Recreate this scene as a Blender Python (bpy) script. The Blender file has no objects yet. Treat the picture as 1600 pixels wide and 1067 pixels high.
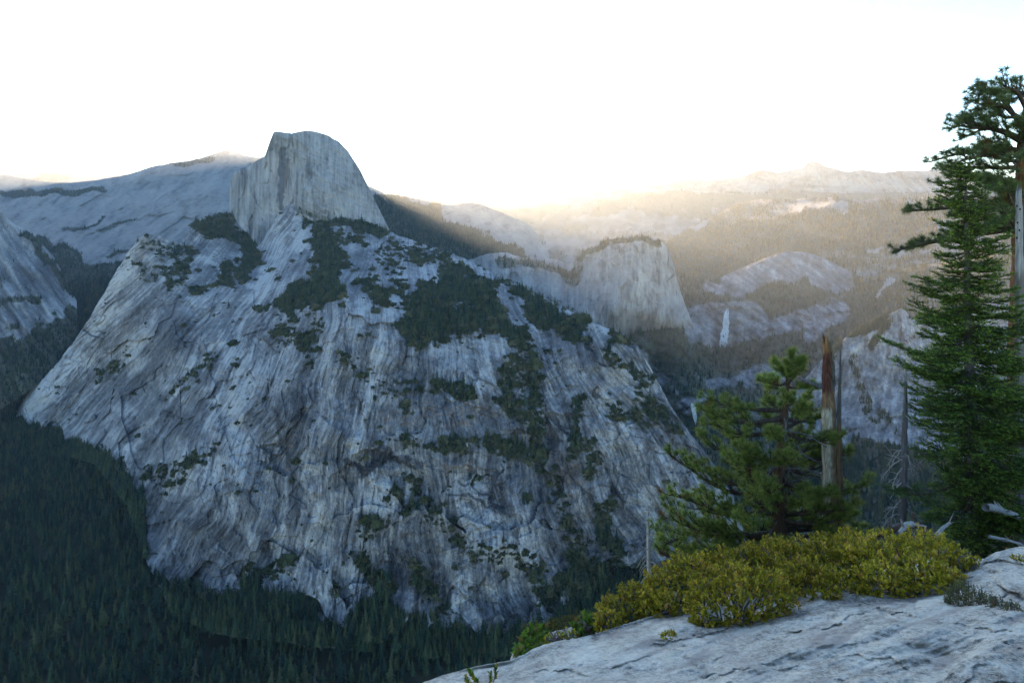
import bpy, math, random
import numpy as np

# ------------------------------------------------------------------ camera, light, sky
F, CX, HY = 1030.0, 800.0, 345.0           # focal length, centre column and eye-level row of a 1600 x 1067 view
SUN_EL, SUN_AZ = 5.2, -17.0                # degrees; azimuth from straight ahead, negative to the left
SKY_STRENGTH, SUN_STRENGTH, EXPOSURE = 0.055, 3.7, 3.8
HAZE_DENSITY, HAZE_ANISO = 1.25e-5, 0.5

S = bpy.context.scene
COL = S.collection
cam_d = bpy.data.cameras.new('camera')
cam = bpy.data.objects.new('camera', cam_d)
COL.objects.link(cam)
cam.location = (0, 0, 0)
cam.rotation_euler = (math.radians(90), 0, 0)
cam_d.sensor_width = 36
cam_d.lens = F / 1600 * 36
cam_d.shift_y = (HY - 533.5) / 1600
cam_d.clip_start = 0.1
cam_d.clip_end = 60000
S.camera = cam

world = bpy.data.worlds.new('World')
S.world = world
world.use_nodes = True
wn = world.node_tree.nodes
sky = wn.new('ShaderNodeTexSky')
sky.sky_type = 'NISHITA'
sky.sun_disc = False
sky.sun_elevation = math.radians(SUN_EL)
sky.sun_rotation = math.radians(SUN_AZ)
sky.altitude = 2200
sky.air_density = 1.0
sky.dust_density = 0.2
sky.ozone_density = 2.0
bg = wn['Background']
bg.inputs['Strength'].default_value = SKY_STRENGTH
world.node_tree.links.new(sky.outputs[0], bg.inputs[0])

sun_d = bpy.data.lights.new('sun', 'SUN')
sun_d.energy = SUN_STRENGTH
sun_d.angle = math.radians(0.5)
sun_d.color = (1.0, 0.68, 0.40)
sun = bpy.data.objects.new('sun', sun_d)
COL.objects.link(sun)
_e, _a = math.radians(SUN_EL), math.radians(SUN_AZ)
import mathutils
sun_dir = mathutils.Vector((math.sin(_a) * math.cos(_e), math.cos(_a) * math.cos(_e), math.sin(_e)))
sun.rotation_euler = sun_dir.to_track_quat('Z', 'Y').to_euler()
sun.location = (0, 0, 50)

S.view_settings.view_transform = 'Standard'
S.view_settings.look = 'None'
S.view_settings.exposure = EXPOSURE
S.view_settings.gamma = 1
S.view_settings.use_curve_mapping = False
S.render.engine = 'CYCLES'
S.cycles.max_bounces = 6
S.cycles.diffuse_bounces = 3
S.cycles.volume_bounces = 2
S.cycles.use_denoising = True
S.cycles.use_adaptive_sampling = False

# ------------------------------------------------------------------ helpers: numbers
RNG = np.random.default_rng(11)
random.seed(7)
_perm = RNG.permutation(256).astype(np.int32)
_perm = np.concatenate([_perm, _perm, _perm])
_grad = RNG.normal(size=(256, 3)).astype(np.float32)
_grad /= np.linalg.norm(_grad, axis=1)[:, None]
_gx, _gy, _gz = (np.ascontiguousarray(_grad[:, k]) for k in range(3))
_ca = RNG.random(256).astype(np.float32) * 6.2832
_cx, _cy = np.cos(_ca), np.sin(_ca)

def perlin(x, y, z):
    if np.ndim(z) == 0 or np.size(z) == 1:
        return perlin2(x, y, int(float(np.asarray(z).ravel()[0]) * 7919) & 255)
    x, y, z = np.broadcast_arrays(np.float32(x), np.float32(y), np.float32(z))
    xi = np.floor(x); yi = np.floor(y); zi = np.floor(z)
    xf, yf, zf = x - xi, y - yi, z - zi
    X = xi.astype(np.int32) & 255; Y = yi.astype(np.int32) & 255; Z = zi.astype(np.int32) & 255
    u = xf * xf * xf * (xf * (xf * 6 - 15) + 10)
    v = yf * yf * yf * (yf * (yf * 6 - 15) + 10)
    w = zf * zf * zf * (zf * (zf * 6 - 15) + 10)
    A, B = _perm[X], _perm[X + 1]
    AA, AB, BA, BB = _perm[A + Y], _perm[A + Y + 1], _perm[B + Y], _perm[B + Y + 1]
    def g(h, xa, ya, za):
        return _gx[h] * xa + _gy[h] * ya + _gz[h] * za
    x1, y1, z1 = xf - 1, yf - 1, zf - 1
    def lerp(a, b, t):
        return a + (b - a) * t
    lo = lerp(lerp(g(_perm[AA + Z], xf, yf, zf), g(_perm[BA + Z], x1, yf, zf), u), lerp(g(_perm[AB + Z], xf, y1, zf), g(_perm[BB + Z], x1, y1, zf), u), v)
    hi = lerp(lerp(g(_perm[AA + Z + 1], xf, yf, z1), g(_perm[BA + Z + 1], x1, yf, z1), u), lerp(g(_perm[AB + Z + 1], xf, y1, z1), g(_perm[BB + Z + 1], x1, y1, z1), u), v)
    return lerp(lo, hi, w) * 1.6

def perlin2(x, y, k):
    x, y = np.broadcast_arrays(np.float32(x), np.float32(y))
    xi = np.floor(x); yi = np.floor(y)
    xf, yf = x - xi, y - yi
    X = xi.astype(np.int32) & 255; Y = yi.astype(np.int32) & 255
    u = xf * xf * xf * (xf * (xf * 6 - 15) + 10)
    v = yf * yf * yf * (yf * (yf * 6 - 15) + 10)
    A, B = _perm[X] , _perm[X + 1]
    h00, h01, h10, h11 = _perm[_perm[A + Y] + k], _perm[_perm[A + Y + 1] + k], _perm[_perm[B + Y] + k], _perm[_perm[B + Y + 1] + k]
    x1, y1 = xf - 1, yf - 1
    a = _cx[h00] * xf + _cy[h00] * yf
    b = _cx[h10] * x1 + _cy[h10] * yf
    c = _cx[h01] * xf + _cy[h01] * y1
    d = _cx[h11] * x1 + _cy[h11] * y1
    a = a + (b - a) * u
    c = c + (d - c) * u
    return (a + (c - a) * v) * 1.45

def fbm(x, y, z=0.0, o=4, gain=0.5, lac=2.03):
    s, a, t = 0, 1.0, 0
    for k in range(o):
        s = s + a * perlin(x + 17.3 * k, y + 5.1 * k, z + 9.7 * k)
        t += a
        a *= gain; x = x * lac; y = y * lac; z = z * lac
    return s / t

def ridged(x, y, z=0.0, o=3):
    s, a, t = 0, 1.0, 0
    for k in range(o):
        s = s + a * (1 - 2 * np.abs(perlin(x + 31.7 * k, y + 11.9 * k, z + 3.3 * k)))
        t += a
        a *= 0.5; x = x * 2.1; y = y * 2.1; z = z * 2.1
    return s / t

def sm(e0, e1, x):
    t = np.clip((x - e0) / (e1 - e0), 0, 1)
    return t * t * (3 - 2 * t)

def at(px, py, Y):
    """the place seen at column px and row py of the photograph, Y metres ahead"""
    return ((px - CX) / F * Y, Y, (HY - py) / F * Y)

def tps(ctrl, px, py):
    c = np.array(ctrl, float)
    p = c[:, :2] / 200.0
    v = np.log(c[:, 2])
    n = len(p)
    def U(r2):
        return 0.5 * r2 * np.log(r2 + 1e-9)
    d2 = ((p[:, None] - p[None]) ** 2).sum(-1)
    K = U(d2) + np.eye(n) * 0.002
    A = np.zeros((n + 3, n + 3))
    A[:n, :n] = K
    A[:n, n] = 1; A[:n, n+1:] = p
    A[n, :n] = 1; A[n+1:, :n] = p.T
    w = np.linalg.solve(A, np.concatenate([v, np.zeros(3)]))
    x, y = px / 200.0, py / 200.0
    out = w[n] + w[n+1] * x + w[n+2] * y
    for i in range(n):
        out = out + w[i] * U((x - p[i, 0]) ** 2 + (y - p[i, 1]) ** 2)
    return np.exp(out)

def polydist(pts, px, py):
    """distance to a polyline and signed height below it"""
    best = np.full(px.shape, 1e9)
    sign = np.zeros(px.shape)
    for (ax, ay), (bx, by) in zip(pts[:-1], pts[1:]):
        dx, dy = bx - ax, by - ay
        L2 = dx * dx + dy * dy + 1e-9
        t = np.clip(((px - ax) * dx + (py - ay) * dy) / L2, 0, 1)
        ex, ey = px - ax - t * dx, py - ay - t * dy
        d = np.hypot(ex, ey)
        m = d < best
        best = np.where(m, d, best)
        sg = np.sign(dx * (py - ay) - dy * (px - ax))
        sign = np.where(m, sg, sign)
    return best, sign

# ------------------------------------------------------------------ helpers: objects
def tag(o, label=None, cat=None, group=None, kind=None):
    if label: o['label'] = label
    if cat: o['category'] = cat
    if group: o['group'] = group
    if kind: o['kind'] = kind
    return o

def mesh_from(name, v, f, smooth=True, attr=None):
    """v (n,3); f (m,3) or (m,4) int array, or list of such arrays"""
    me = bpy.data.meshes.new(name)
    v = np.asarray(v, np.float32)
    fl = f if isinstance(f, list) else [f]
    fl = [np.asarray(q, np.int32) for q in fl if len(q)]
    me.vertices.add(len(v))
    me.vertices.foreach_set('co', v.ravel())
    loops = np.concatenate([q.ravel() for q in fl])
    sizes = np.concatenate([np.full(len(q), q.shape[1], np.int32) for q in fl])
    starts = np.concatenate([[0], np.cumsum(sizes)[:-1]]).astype(np.int32)
    me.loops.add(len(loops))
    me.loops.foreach_set('vertex_index', loops)
    me.polygons.add(len(sizes))
    me.polygons.foreach_set('loop_start', starts)
    me.polygons.foreach_set('use_smooth', np.full(len(sizes), smooth, bool))
    if attr:
        for k, a in attr.items():
            ca = me.attributes.new(k, 'FLOAT_COLOR', 'POINT')
            ca.data.foreach_set('color', np.asarray(a, np.float32).ravel())
    me.update(calc_edges=True)
    return me

def link(name, me, mat=None, parent=None):
    o = bpy.data.objects.new(name, me)
    COL.objects.link(o)
    if mat is not None and me is not None and not me.materials:
        me.materials.append(mat)
    if parent is not None:
        o.parent = parent
    return o

def empty(name, loc, label, cat, group=None):
    o = bpy.data.objects.new(name, None)
    o.empty_display_size = 0.3
    COL.objects.link(o)
    o.location = loc
    return tag(o, label, cat, group)

# ------------------------------------------------------------------ helpers: materials
class NT:
    def __init__(self, name):
        self.m = bpy.data.materials.new(name)
        self.m.use_nodes = True
        self.t = self.m.node_tree
        self.n = self.t.nodes
        self.bsdf = self.n['Principled BSDF']
        self.bsdf.inputs['Roughness'].default_value = 0.9
        self.bsdf.inputs['Specular IOR Level'].default_value = 0.15
    def put(self, s, v):
        if isinstance(v, bpy.types.NodeSocket):
            self.t.links.new(v, s)
        else:
            s.default_value = v
    def coord(self, scale=(1, 1, 1)):
        c = self.n.new('ShaderNodeTexCoord').outputs['Object']
        m = self.n.new('ShaderNodeMapping')
        m.inputs['Scale'].default_value = scale
        self.t.links.new(c, m.inputs[0])
        return m.outputs[0]
    def noise(self, vec, scale, detail=5, rough=0.55, dist=0.0):
        x = self.n.new('ShaderNodeTexNoise')
        self.put(x.inputs['Vector'], vec)
        x.inputs['Scale'].default_value = scale
        x.inputs['Detail'].default_value = detail
        x.inputs['Roughness'].default_value = rough
        x.inputs['Distortion'].default_value = dist
        return x.outputs['Fac']
    def ramp(self, fac, stops):
        r = self.n.new('ShaderNodeValToRGB')
        while len(r.color_ramp.elements) < len(stops):
            r.color_ramp.elements.new(0.5)
        for e, (p, c) in zip(r.color_ramp.elements, stops):
            e.position = p
            e.color = (*c, 1) if len(c) == 3 else c
        self.put(r.inputs[0], fac)
        return r.outputs[0]
    def mix(self, fac, a, b, mode='MIX'):
        x = self.n.new('ShaderNodeMix')
        x.data_type = 'RGBA'
        x.blend_type = mode
        self.put(x.inputs[0], fac)
        for i, v in ((6, a), (7, b)):
            if isinstance(v, tuple) and len(v) == 3: v = (*v, 1)
            self.put(x.inputs[i], v)
        return x.outputs[2]
    def math(self, op, a, b=0.0, clamp=False):
        x = self.n.new('ShaderNodeMath')
        x.operation = op; x.use_clamp = clamp
        self.put(x.inputs[0], a); self.put(x.inputs[1], b)
        return x.outputs[0]
    def attr(self, name):
        a = self.n.new('ShaderNodeAttribute')
        a.attribute_name = name
        s = self.n.new('ShaderNodeSeparateColor')
        self.t.links.new(a.outputs['Color'], s.inputs[0])
        return s.outputs
    def rand(self):
        return self.n.new('ShaderNodeObjectInfo').outputs['Random']
    def bump(self, h, dist, strength=1.0):
        b = self.n.new('ShaderNodeBump')
        b.inputs['Distance'].default_value = dist
        b.inputs['Strength'].default_value = strength
        self.put(b.inputs['Height'], h)
        self.t.links.new(b.outputs[0], self.bsdf.inputs['Normal'])
    def color(self, c):
        if isinstance(c, tuple) and len(c) == 3: c = (*c, 1)
        self.put(self.bsdf.inputs['Base Color'], c)
# ------------------------------------------------------------------ materials of the land
def rock_material(name, dark, mid, light, grain, bump, zs=0.35):
    """cover attribute: red = stain and painted recess shade (0) .. fresh rock (1), green = scrub cover, blue = rust"""
    t = NT(name)
    a = t.attr('cover')
    v = t.coord((1, 1, zs))
    n1 = t.noise(v, grain, 6, 0.65)
    n2 = t.noise(t.coord((1, 1, zs * 0.5)), grain * 4.1, 4, 0.6)
    k = t.math('ADD', a[0], t.math('MULTIPLY', t.math('SUBTRACT', n1, 0.5), 0.9))
    k = t.math('ADD', k, t.math('MULTIPLY', t.math('SUBTRACT', n2, 0.5), 0.6), True)
    c = t.ramp(k, [(0.05, dark), (0.5, mid), (0.95, light)])
    c = t.mix(t.math('MULTIPLY', a[2], 0.75), c, (0.30, 0.185, 0.115))
    g = t.ramp(n2, [(0.3, (0.03, 0.036, 0.02)), (0.7, (0.085, 0.085, 0.05))])
    gm = t.math('ADD', a[1], t.math('MULTIPLY', t.math('SUBTRACT', n2, 0.5), 0.8))
    c = t.mix(t.ramp(gm, [(0.35, (0, 0, 0)), (0.75, (0.85, 0.85, 0.85))]), c, g)
    t.color(c)
    t.bump(t.math('ADD', n1, t.math('MULTIPLY', n2, 0.4)), bump, 0.8)
    return t.m

M_near = rock_material('cliff granite', (0.055, 0.056, 0.064), (0.178, 0.178, 0.188), (0.43, 0.425, 0.425), 0.045, 7, 0.5)
M_dome = rock_material('dome granite', (0.11, 0.11, 0.115), (0.26, 0.255, 0.25), (0.38, 0.37, 0.355), 0.05, 5, 0.15)
M_far = rock_material('far granite', (0.09, 0.09, 0.09), (0.23, 0.225, 0.22), (0.31, 0.30, 0.285), 0.022, 14)

t = NT('forest soil')
n = t.noise(t.coord(), 0.02, 6, 0.6)
t.color(t.ramp(n, [(0.3, (0.014, 0.018, 0.011)), (0.62, (0.028, 0.03, 0.02)), (0.8, (0.09, 0.085, 0.075))]))  # near-black soil also stands for the shade in gaps between the trees
M_soil = t.m

SCATTER = {}       # places for trees found while building the land

def strokes(px, py, items, warp=10.0, f=0.03):
    """items: (polyline, half width, value) -> summed soft mask with wandering edges"""
    wx = fbm(px * f, py * f, 3.1, 3) * warp * 2
    wy = fbm(px * f, py * f, 8.7, 3) * warp * 2
    out = np.zeros(px.shape)
    for pts, w, val in items:
        if len(pts) == 1: pts = [pts[0], (pts[0][0] + 0.1, pts[0][1])]
        d, _ = polydist(pts, px + wx, py + wy)
        out = out + val * (1 - sm(w * 0.55, w * 1.15, d))
    return out

def steps(px, py, items):
    """overhangs: (polyline, metres, reach in rows): the face just below the line is set back"""
    out = np.zeros(px.shape)
    wx = fbm(px * 0.05, py * 0.05, 1.3, 3) * 10
    wy = fbm(px * 0.05, py * 0.05, 4.3, 3) * 10
    for pts, m, reach in items:
        d, s = polydist(pts, px + wx, py + wy)
        ends = sm(0, 25, px - min(p[0] for p in pts)) * sm(0, 25, max(p[0] for p in pts) - px)
        s = np.where(pts[-1][0] >= pts[0][0], s, -s)
        out = out + m * ends * sm(-0.5, 1.5, d * s) * (1 - sm(1.5, reach, d * s))
    return out

def relief(name, skyline, bottom, ctrl, nx, ny, mat, disp=None, paint=None, jag=1.0, jagf=0.06, back=900.0,
           zmin=-1000.0, rowpow=1.0, label=None, smooth=True, tail=None):
    xs = np.linspace(skyline[0][0], skyline[-1][0], nx)
    if tail:
        xs = np.concatenate([np.linspace(skyline[0][0], tail[0], nx - tail[1]), np.linspace(tail[0], skyline[-1][0], tail[1] + 1)[1:]])
    sx, sy = zip(*skyline); bx, by = zip(*bottom)
    top = np.interp(xs, sx, sy)
    top = top + jag * fbm(xs * jagf, 0.0 * xs + len(name) * 3.7, 0.0, 5, 0.6)
    bot = np.maximum(np.interp(xs, bx, by), top + 4)
    tt = np.linspace(0, 1, ny) ** rowpow
    PX = np.repeat(xs[None], ny, 0)
    PY = top[None] + (bot - top)[None] * tt[:, None]
    Y = tps(ctrl, PX, PY)
    X = (PX - CX) / F * Y; Z = (HY - PY) / F * Y
    if disp is not None:
        D = disp(PX, PY, X, Y, Z)
        edge = sm(0, 5, (PY - top[None]))
        Y2 = Y + D * (0.25 + 0.75 * edge)
        X *= Y2 / Y; Z *= Y2 / Y; Y = Y2
    cov = np.zeros(PX.shape + (4,)); cov[..., 0] = 0.5; cov[..., 3] = 1
    if paint is not None:
        r, g, b = paint(PX, PY, X, Y, Z)
        cov[..., 0] = np.clip(r, 0, 1); cov[..., 1] = np.clip(g, 0, 1); cov[..., 2] = np.clip(b, 0, 1)
    V = np.stack([X, Y, Z], -1)
    # the far side, falling away behind the skyline
    rows, crow = [], []
    for k, (dy, q) in enumerate(((0.03, 0.01), (0.12, 0.05), (0.35, 0.25), (0.7, 0.6), (1.0, 1.0))):
        b = V[0].copy()
        b[:, 0] *= 1 + dy * back / b[:, 1]
        b[:, 1] += dy * back
        b[:, 2] = b[:, 2] + (zmin - b[:, 2]) * q
        b[:, 2] += fbm(b[:, 0] * 0.01, b[:, 1] * 0.01, 0.0, 3) * 10 * (k > 0)
        rows.append(b); crow.append(cov[0])
    Vall = np.concatenate([np.stack(rows[::-1]), V], 0)
    Call = np.concatenate([np.stack(crow[::-1]), cov], 0)
    R = Vall.shape[0]
    idx = np.arange(R * nx).reshape(R, nx)
    q = np.stack([idx[:-1, :-1], idx[1:, :-1], idx[1:, 1:], idx[:-1, 1:]], -1).reshape(-1, 4)
    me = mesh_from(name, Vall.reshape(-1, 3), q, smooth, {'cover': Call.reshape(-1, 4)})
    o = link(name, me, mat)
    tag(o, label, None, None, 'structure')
    return o, PX, PY, V, cov

def sow(PX, PY, V, density, n, size, key, dspread=0.35, seed=1):
    """pick n places on a relief, weighted by true area and density"""
    rng = np.random.default_rng(seed)
    a = V[1:, :-1] - V[:-1, :-1]
    b = V[:-1, 1:] - V[:-1, :-1]
    cr = np.cross(a, b)
    area = np.hypot(cr[..., 0], cr[..., 2] * 1.0)
    area = np.linalg.norm(cr, axis=-1) * (0.35 + 0.65 * np.abs(cr[..., 2]) / (np.linalg.norm(cr, axis=-1) + 1e-9))
    w = (area * np.clip(density[:-1, :-1], 0, None)).ravel()
    if w.sum() <= 0: return
    c = np.cumsum(w); c /= c[-1]
    i = np.searchsorted(c, rng.random(n))
    i = np.clip(i, 0, len(w) - 1)
    r, k = np.unravel_index(i, density[:-1, :-1].shape)
    u, v = rng.random(n)[:, None], rng.random(n)[:, None]
    p = V[r, k] + a[r, k] * u + b[r, k] * v
    s = size * np.exp(rng.normal(0, dspread, n))
    p[:, 2] -= s * 0.06
    SCATTER.setdefault(key, []).append((p, s))


def facets(u, v, seed=0):
    """broken flat faces: height inside jittered cells, each tilted its own way; also distance to the nearest joint"""
    u = np.float32(u); v = np.float32(v)
    ui = np.floor(u).astype(np.int32); vi = np.floor(v).astype(np.int32)
    d1 = np.full(u.shape, 1e9, np.float32); d2 = d1.copy(); hh = np.zeros(u.shape, np.float32)
    for a in (-1, 0, 1):
        for b in (-1, 0, 1):
            cu, cv = ui + a, vi + b
            h = _perm[(_perm[(_perm[cu & 255] + cv) & 255] + seed) & 255]
            du = u - (cu + 0.5 + 0.45 * _cx[h]); dv = v - (cv + 0.5 + 0.45 * _cy[h])
            d = du * du + dv * dv
            val = _gx[h] * 0.6 + _gy[h] * du + _gz[h] * dv
            near = d < d1
            d2 = np.where(near, d1, np.minimum(d2, d))
            hh = np.where(near, val, hh)
            d1 = np.where(near, d, d1)
    return hh, np.sqrt(d2) - np.sqrt(d1)

# ------------------------------------------------------------------ far ranges
def far_disp(ax, ay, k1, k2):
    def d(PX, PY, X, Y, Z):
        th = np.arctan2(PX - ax, PY - ay + 1e-6)
        r = np.hypot(PX - ax, PY - ay)
        return (ridged(th * k1, r * 0.006, 2.0, 3) * -0.012 + fbm(X / 700, Y / 1500, Z / 400, 5) * 0.02) * Y
    return d

def far_paint(PX, PY, X, Y, Z):
    n = fbm(PX * 0.02, PY * 0.05, 1.0, 5)
    m = fbm(PX * 0.006, PY * 0.03, 5.0, 4)
    return 0.40 + n * 0.7, sm(-0.1, 0.35, m + (PY - 290) * 0.008) * 0.9, n * 0

relief('far_mountains',
       [(-500,262),(0,258),(40,263),(75,260),(90,262),(130,262),(155,268),(161,264),(171,268),(180,263),(192,271),(240,280),(420,288),(560,300),(620,299),(680,292),(700,296),(760,290),(800,293),(850,288),(872,287),(882,284),(900,290),(925,287),(942,293),(960,291),(985,297),(1050,300),(1300,302),(2100,300)],
       [(-500,350),(2100,350)],
       [(-500,262,15500),(2100,300,15500),(800,290,15800),(800,350,14000),(-500,350,14000),(2100,350,14000),(0,258,15500),(300,300,15200),(1200,300,15200)],
       480, 22, M_far, far_disp(800, -400, 60, 0), far_paint, 1.2, 0.12, 2000, -800, label='pale distant mountain range on the horizon')

relief('peak_ridge',
       [(900,330),(930,312),(960,300),(1000,292),(1040,287),(1060,282),(1075,279),(1100,282),(1130,279),(1165,274),(1178,268),(1192,265),(1215,270),(1245,264),(1256,262),(1260,255),(1268,252),(1278,253),(1290,260),(1305,264),(1325,269),(1345,265),(1380,270),(1410,266),(1440,267),(1470,264),(1495,258),(1525,270),(1600,280),(2100,300)],
       [(900,350),(2100,355)],
       [(900,335,11800),(960,300,12400),(1270,252,13000),(1400,268,13000),(2100,300,13000),(900,350,11600),(1200,350,11600),(1600,350,11600),(2100,355,11600),(1250,300,12200),(1500,258,13000)],
       440, 60, M_far, far_disp(1270, 120, 26, 0), far_paint, 1.6, 0.1, 1500, -800, label='grey peak with a long ridge on the right horizon')

def slab_paint(PX, PY, X, Y, Z):
    # bare slabs with forest bands running down to the left
    u = (PX * 0.55 + PY * 0.83); v = (PX * 0.83 - PY * 0.55)
    n = fbm(PX * 0.03 + u * 0.03, PY * 0.04, 1.0, 6, 0.65)
    m = fbm(u * 0.035, v * 0.008, 7.0, 5)
    low = sm(300, 450, PY + (150 - PX) * 0.12)
    fr = strokes(PX, PY, [([(95,390),(130,420),(200,420),(260,405)],12,1),([(130,440),(220,425),(300,395)],9,.9),([(120,470),(200,450),(280,420),(330,400)],16,1),([(0,300),(90,302),(160,296)],6,.8),([(260,256),(330,252)],5,.6),([(100,360),(150,350),(160,340)],3,.7),([(60,380),(95,405),(120,440)],14,.9),([(170,400),(240,380)],3,.7),([(150,365),(210,345)],2.5,.7),([(280,390),(330,365),(350,350)],5,.6)], 6)
    g = np.clip(fr + sm(0.22, 0.5, m) * low * 0.8, 0, 1)
    wob = fbm(PX * 0.015, PY * 0.02, 3.0, 3) * 6
    w = fbm((u + wob) * 0.16, v * 0.03, 11.0, 4, 0.65) * sm(-0.3, 0.3, m)
    return 0.50 + n * 0.7 + w * 0.5, np.clip(g + 0.5 * sm(0.15, 0.4, fbm(PX * 0.06, PY * 0.09, 4.0, 4)) * low, 0, 1), n * 0

def slab_disp(PX, PY, X, Y, Z):
    u = (PX * 0.55 + PY * 0.83); v = (PX * 0.83 - PY * 0.55)
    return fbm(u * 0.05, v * 0.006, 2.0, 5) * 110 + fbm(X / 500, Y / 900, Z / 350, 4) * 120 + fbm(u * 0.12, v * 0.03, 4.0, 4, 0.6) * 26 + facets(u * 0.05, v * 0.02, 4)[0] * 40

o, PX, PY, V, cov = relief('slab_ridge',
       [(-500,280),(-100,270),(0,272),(60,284),(110,286),(150,282),(190,275),(215,268),(235,261),(250,258),(300,250),(320,245),(340,238),(355,234),(370,237),(385,243),(398,245),(405,247),(410,244),(414,249),(450,258),(520,268),(600,300)],
       [(-500,540),(60,530),(200,480),(300,440),(420,400),(600,360)],
       [(355,235,8500),(190,272,8200),(0,272,8800),(-500,280,8800),(100,330,7000),(0,380,6200),(200,400,5500),(100,425,5000),(300,340,6200),(360,320,6400),(90,460,4800),(250,420,5100),(60,530,4600),(-500,540,4700),(-500,400,6200),(500,268,8400),(600,300,8200),(500,360,6500),(420,400,5700)],
       400, 180, M_far, slab_disp, slab_paint, 1.5, 0.1, 1200, label='long pale granite slab ridge behind the dome')
sow(PX, PY, V, (cov[..., 1] > 0.5) * 1.0, 9000, 17, 'far_forest', seed=3)

def lc_paint(PX, PY, X, Y, Z):
    u = PX * 0.80 - PY * 0.55; v = PX * 0.55 + PY * 0.8
    n = fbm(u * 0.08, v * 0.012, 1.0, 5, 0.6)
    g = strokes(PX, PY, [([(40,370),(75,410),(110,450)],9,.9),([(0,470),(60,468)],7,.7),([(-60,420),(0,440)],8,.6)], 8)
    foot = sm(-8, 10, PY - np.interp(PX, [-500, 0, 40, 75, 120], [625, 528, 518, 504, 470]) + fbm(PX * 0.06, PY * 0.06, 3.0, 4) * 45)
    return 0.55 + n * 0.9, np.maximum(g, foot), n * 0

def lc_disp(PX, PY, X, Y, Z):
    u = PX * 0.80 - PY * 0.55; v = PX * 0.55 + PY * 0.8
    return ridged(u * 0.05, v * 0.008, 2.0, 4) * -60 + fbm(X / 200, Y / 300, Z / 200, 4) * 40

o, PX, PY, V, cov = relief('left_cliff',
       [(-500,150),(-200,210),(-60,262),(0,312),(6,330),(14,345),(30,354),(45,362),(60,376),(85,402),(100,432),(112,456),(120,470)],
       [(-500,760),(0,640),(60,600),(120,540)],
       [(0,312,4300),(-60,262,4400),(-500,150,4300),(112,456,4250),(60,376,4350),(0,420,3950),(60,470,3980),(0,512,3650),(-500,620,2900),(-300,400,3500),(120,480,4150),(0,640,3250),(60,600,3420),(120,540,3900),(-500,760,2350)],
       220, 150, M_near, lc_disp, lc_paint, 2.0, 0.1, label='pale cliff at the left edge above the side canyon')
sow(PX, PY, V, (cov[..., 1] > 0.45) * 1.0 + 0.01, 7000, 19, 'far_forest', seed=4)

# ------------------------------------------------------------------ the valley floor, out to the horizon
def ground_z(X, Y):
    px = X / Y * F + CX
    can = sm(3200, 5200, Y) * (1 - sm(150, 420, px))
    z = -985 + can * 560
    z = z + fbm(X / 420, Y / 420, 0.3, 4) * 30 + fbm(X / 90, Y / 90, 4.3, 3) * 8
    # the scree rises to the foot of the wall
    return z + 20 * np.exp(-((Y - 1750) / 200.0) ** 2)

_r = np.concatenate([[0, 300, 600, 900], np.geomspace(1100, 17800, 115)])
_th = np.radians(np.linspace(-75, 75, 220))
GX = _r[:, None] * np.sin(_th)[None]; GY = _r[:, None] * np.cos(_th)[None]
GZ = ground_z(GX, np.maximum(GY, 1.0))
GZ[:4] = -985
_i = np.arange(GX.size).reshape(GX.shape)
o = link('valley_ground', mesh_from('valley_ground', np.stack([GX, GY, GZ], -1).reshape(-1, 3),
         np.stack([_i[:-1, :-1], _i[1:, :-1], _i[1:, 1:], _i[:-1, 1:]], -1).reshape(-1, 4)), M_soil)
tag(o, 'dark forest floor of the deep valley', kind='structure')

# ------------------------------------------------------------------ the half dome
def dome_disp(PX, PY, X, Y, Z):
    vert = ridged(PX * 0.10, PY * 0.006, 2.0, 4) * -22 * (1 - sm(455, 490, PX)) + ridged(PX * 0.07, PY * 0.01, 5.0, 3) * -9
    shell = fbm(PX * 0.02 + PY * 0.02, PY * 0.09 - PX * 0.05, 4.0, 4) * 12
    d = vert * 1.3 + shell * 1.4 + fbm(X / 120, Y / 200, Z / 120, 5) * 26 + facets(PX * 0.09, PY * 0.035, 4)[0] * 16 * (1 - 0.6 * sm(455, 490, PX))
    d = d + steps(PX, PY, [([(428,214),(440,216),(456,224),(464,240)], 14, 40), ([(505,240),(530,236),(548,252)], 6, 20), ([(520,300),(548,292),(572,300)], 6, 25), ([(475,300),(490,296),(505,306),(512,320)], 9, 16)])
    return d

def dome_paint(PX, PY, X, Y, Z):
    v = fbm(PX * 0.12, PY * 0.010, 1.0, 5, 0.6)
    c = fbm((PX - 400) * 0.03 + PY * 0.01, PY * 0.02, 3.0, 5)
    sh = fbm(PX * 0.05 + PY * 0.05, PY * 0.16 - PX * 0.08, 6.0, 4, 0.6)
    r = 0.48 + v * 0.75 * (1 - 0.5 * sm(460, 500, PX)) + c * 0.45 + sh * 0.3 * sm(450, 490, PX) + fbm(PX * 0.35, PY * 0.025, 8.0, 3) * 0.35
    r = r + strokes(PX, PY, [([(441,235),(440,290),(438,325)],6,-.55),([(449,250),(446,300)],3,-.3),([(452,225),(458,300)],2,.2),([(425,240),(412,340)],7,.2),([(478,230),(490,300)],3,-.1),([(380,290),(378,330)],10,-.12)], 3, .08)
    g = strokes(PX, PY, [([(470,330),(510,345),(560,350),(600,362)],5,.55),([(370,350),(380,360)],4,.4)], 5)
    return r, g, np.clip(strokes(PX, PY, [([(450,255),(447,300)],3,.35),([(432,250),(428,290)],4,.15)], 3), 0, 1)

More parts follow.
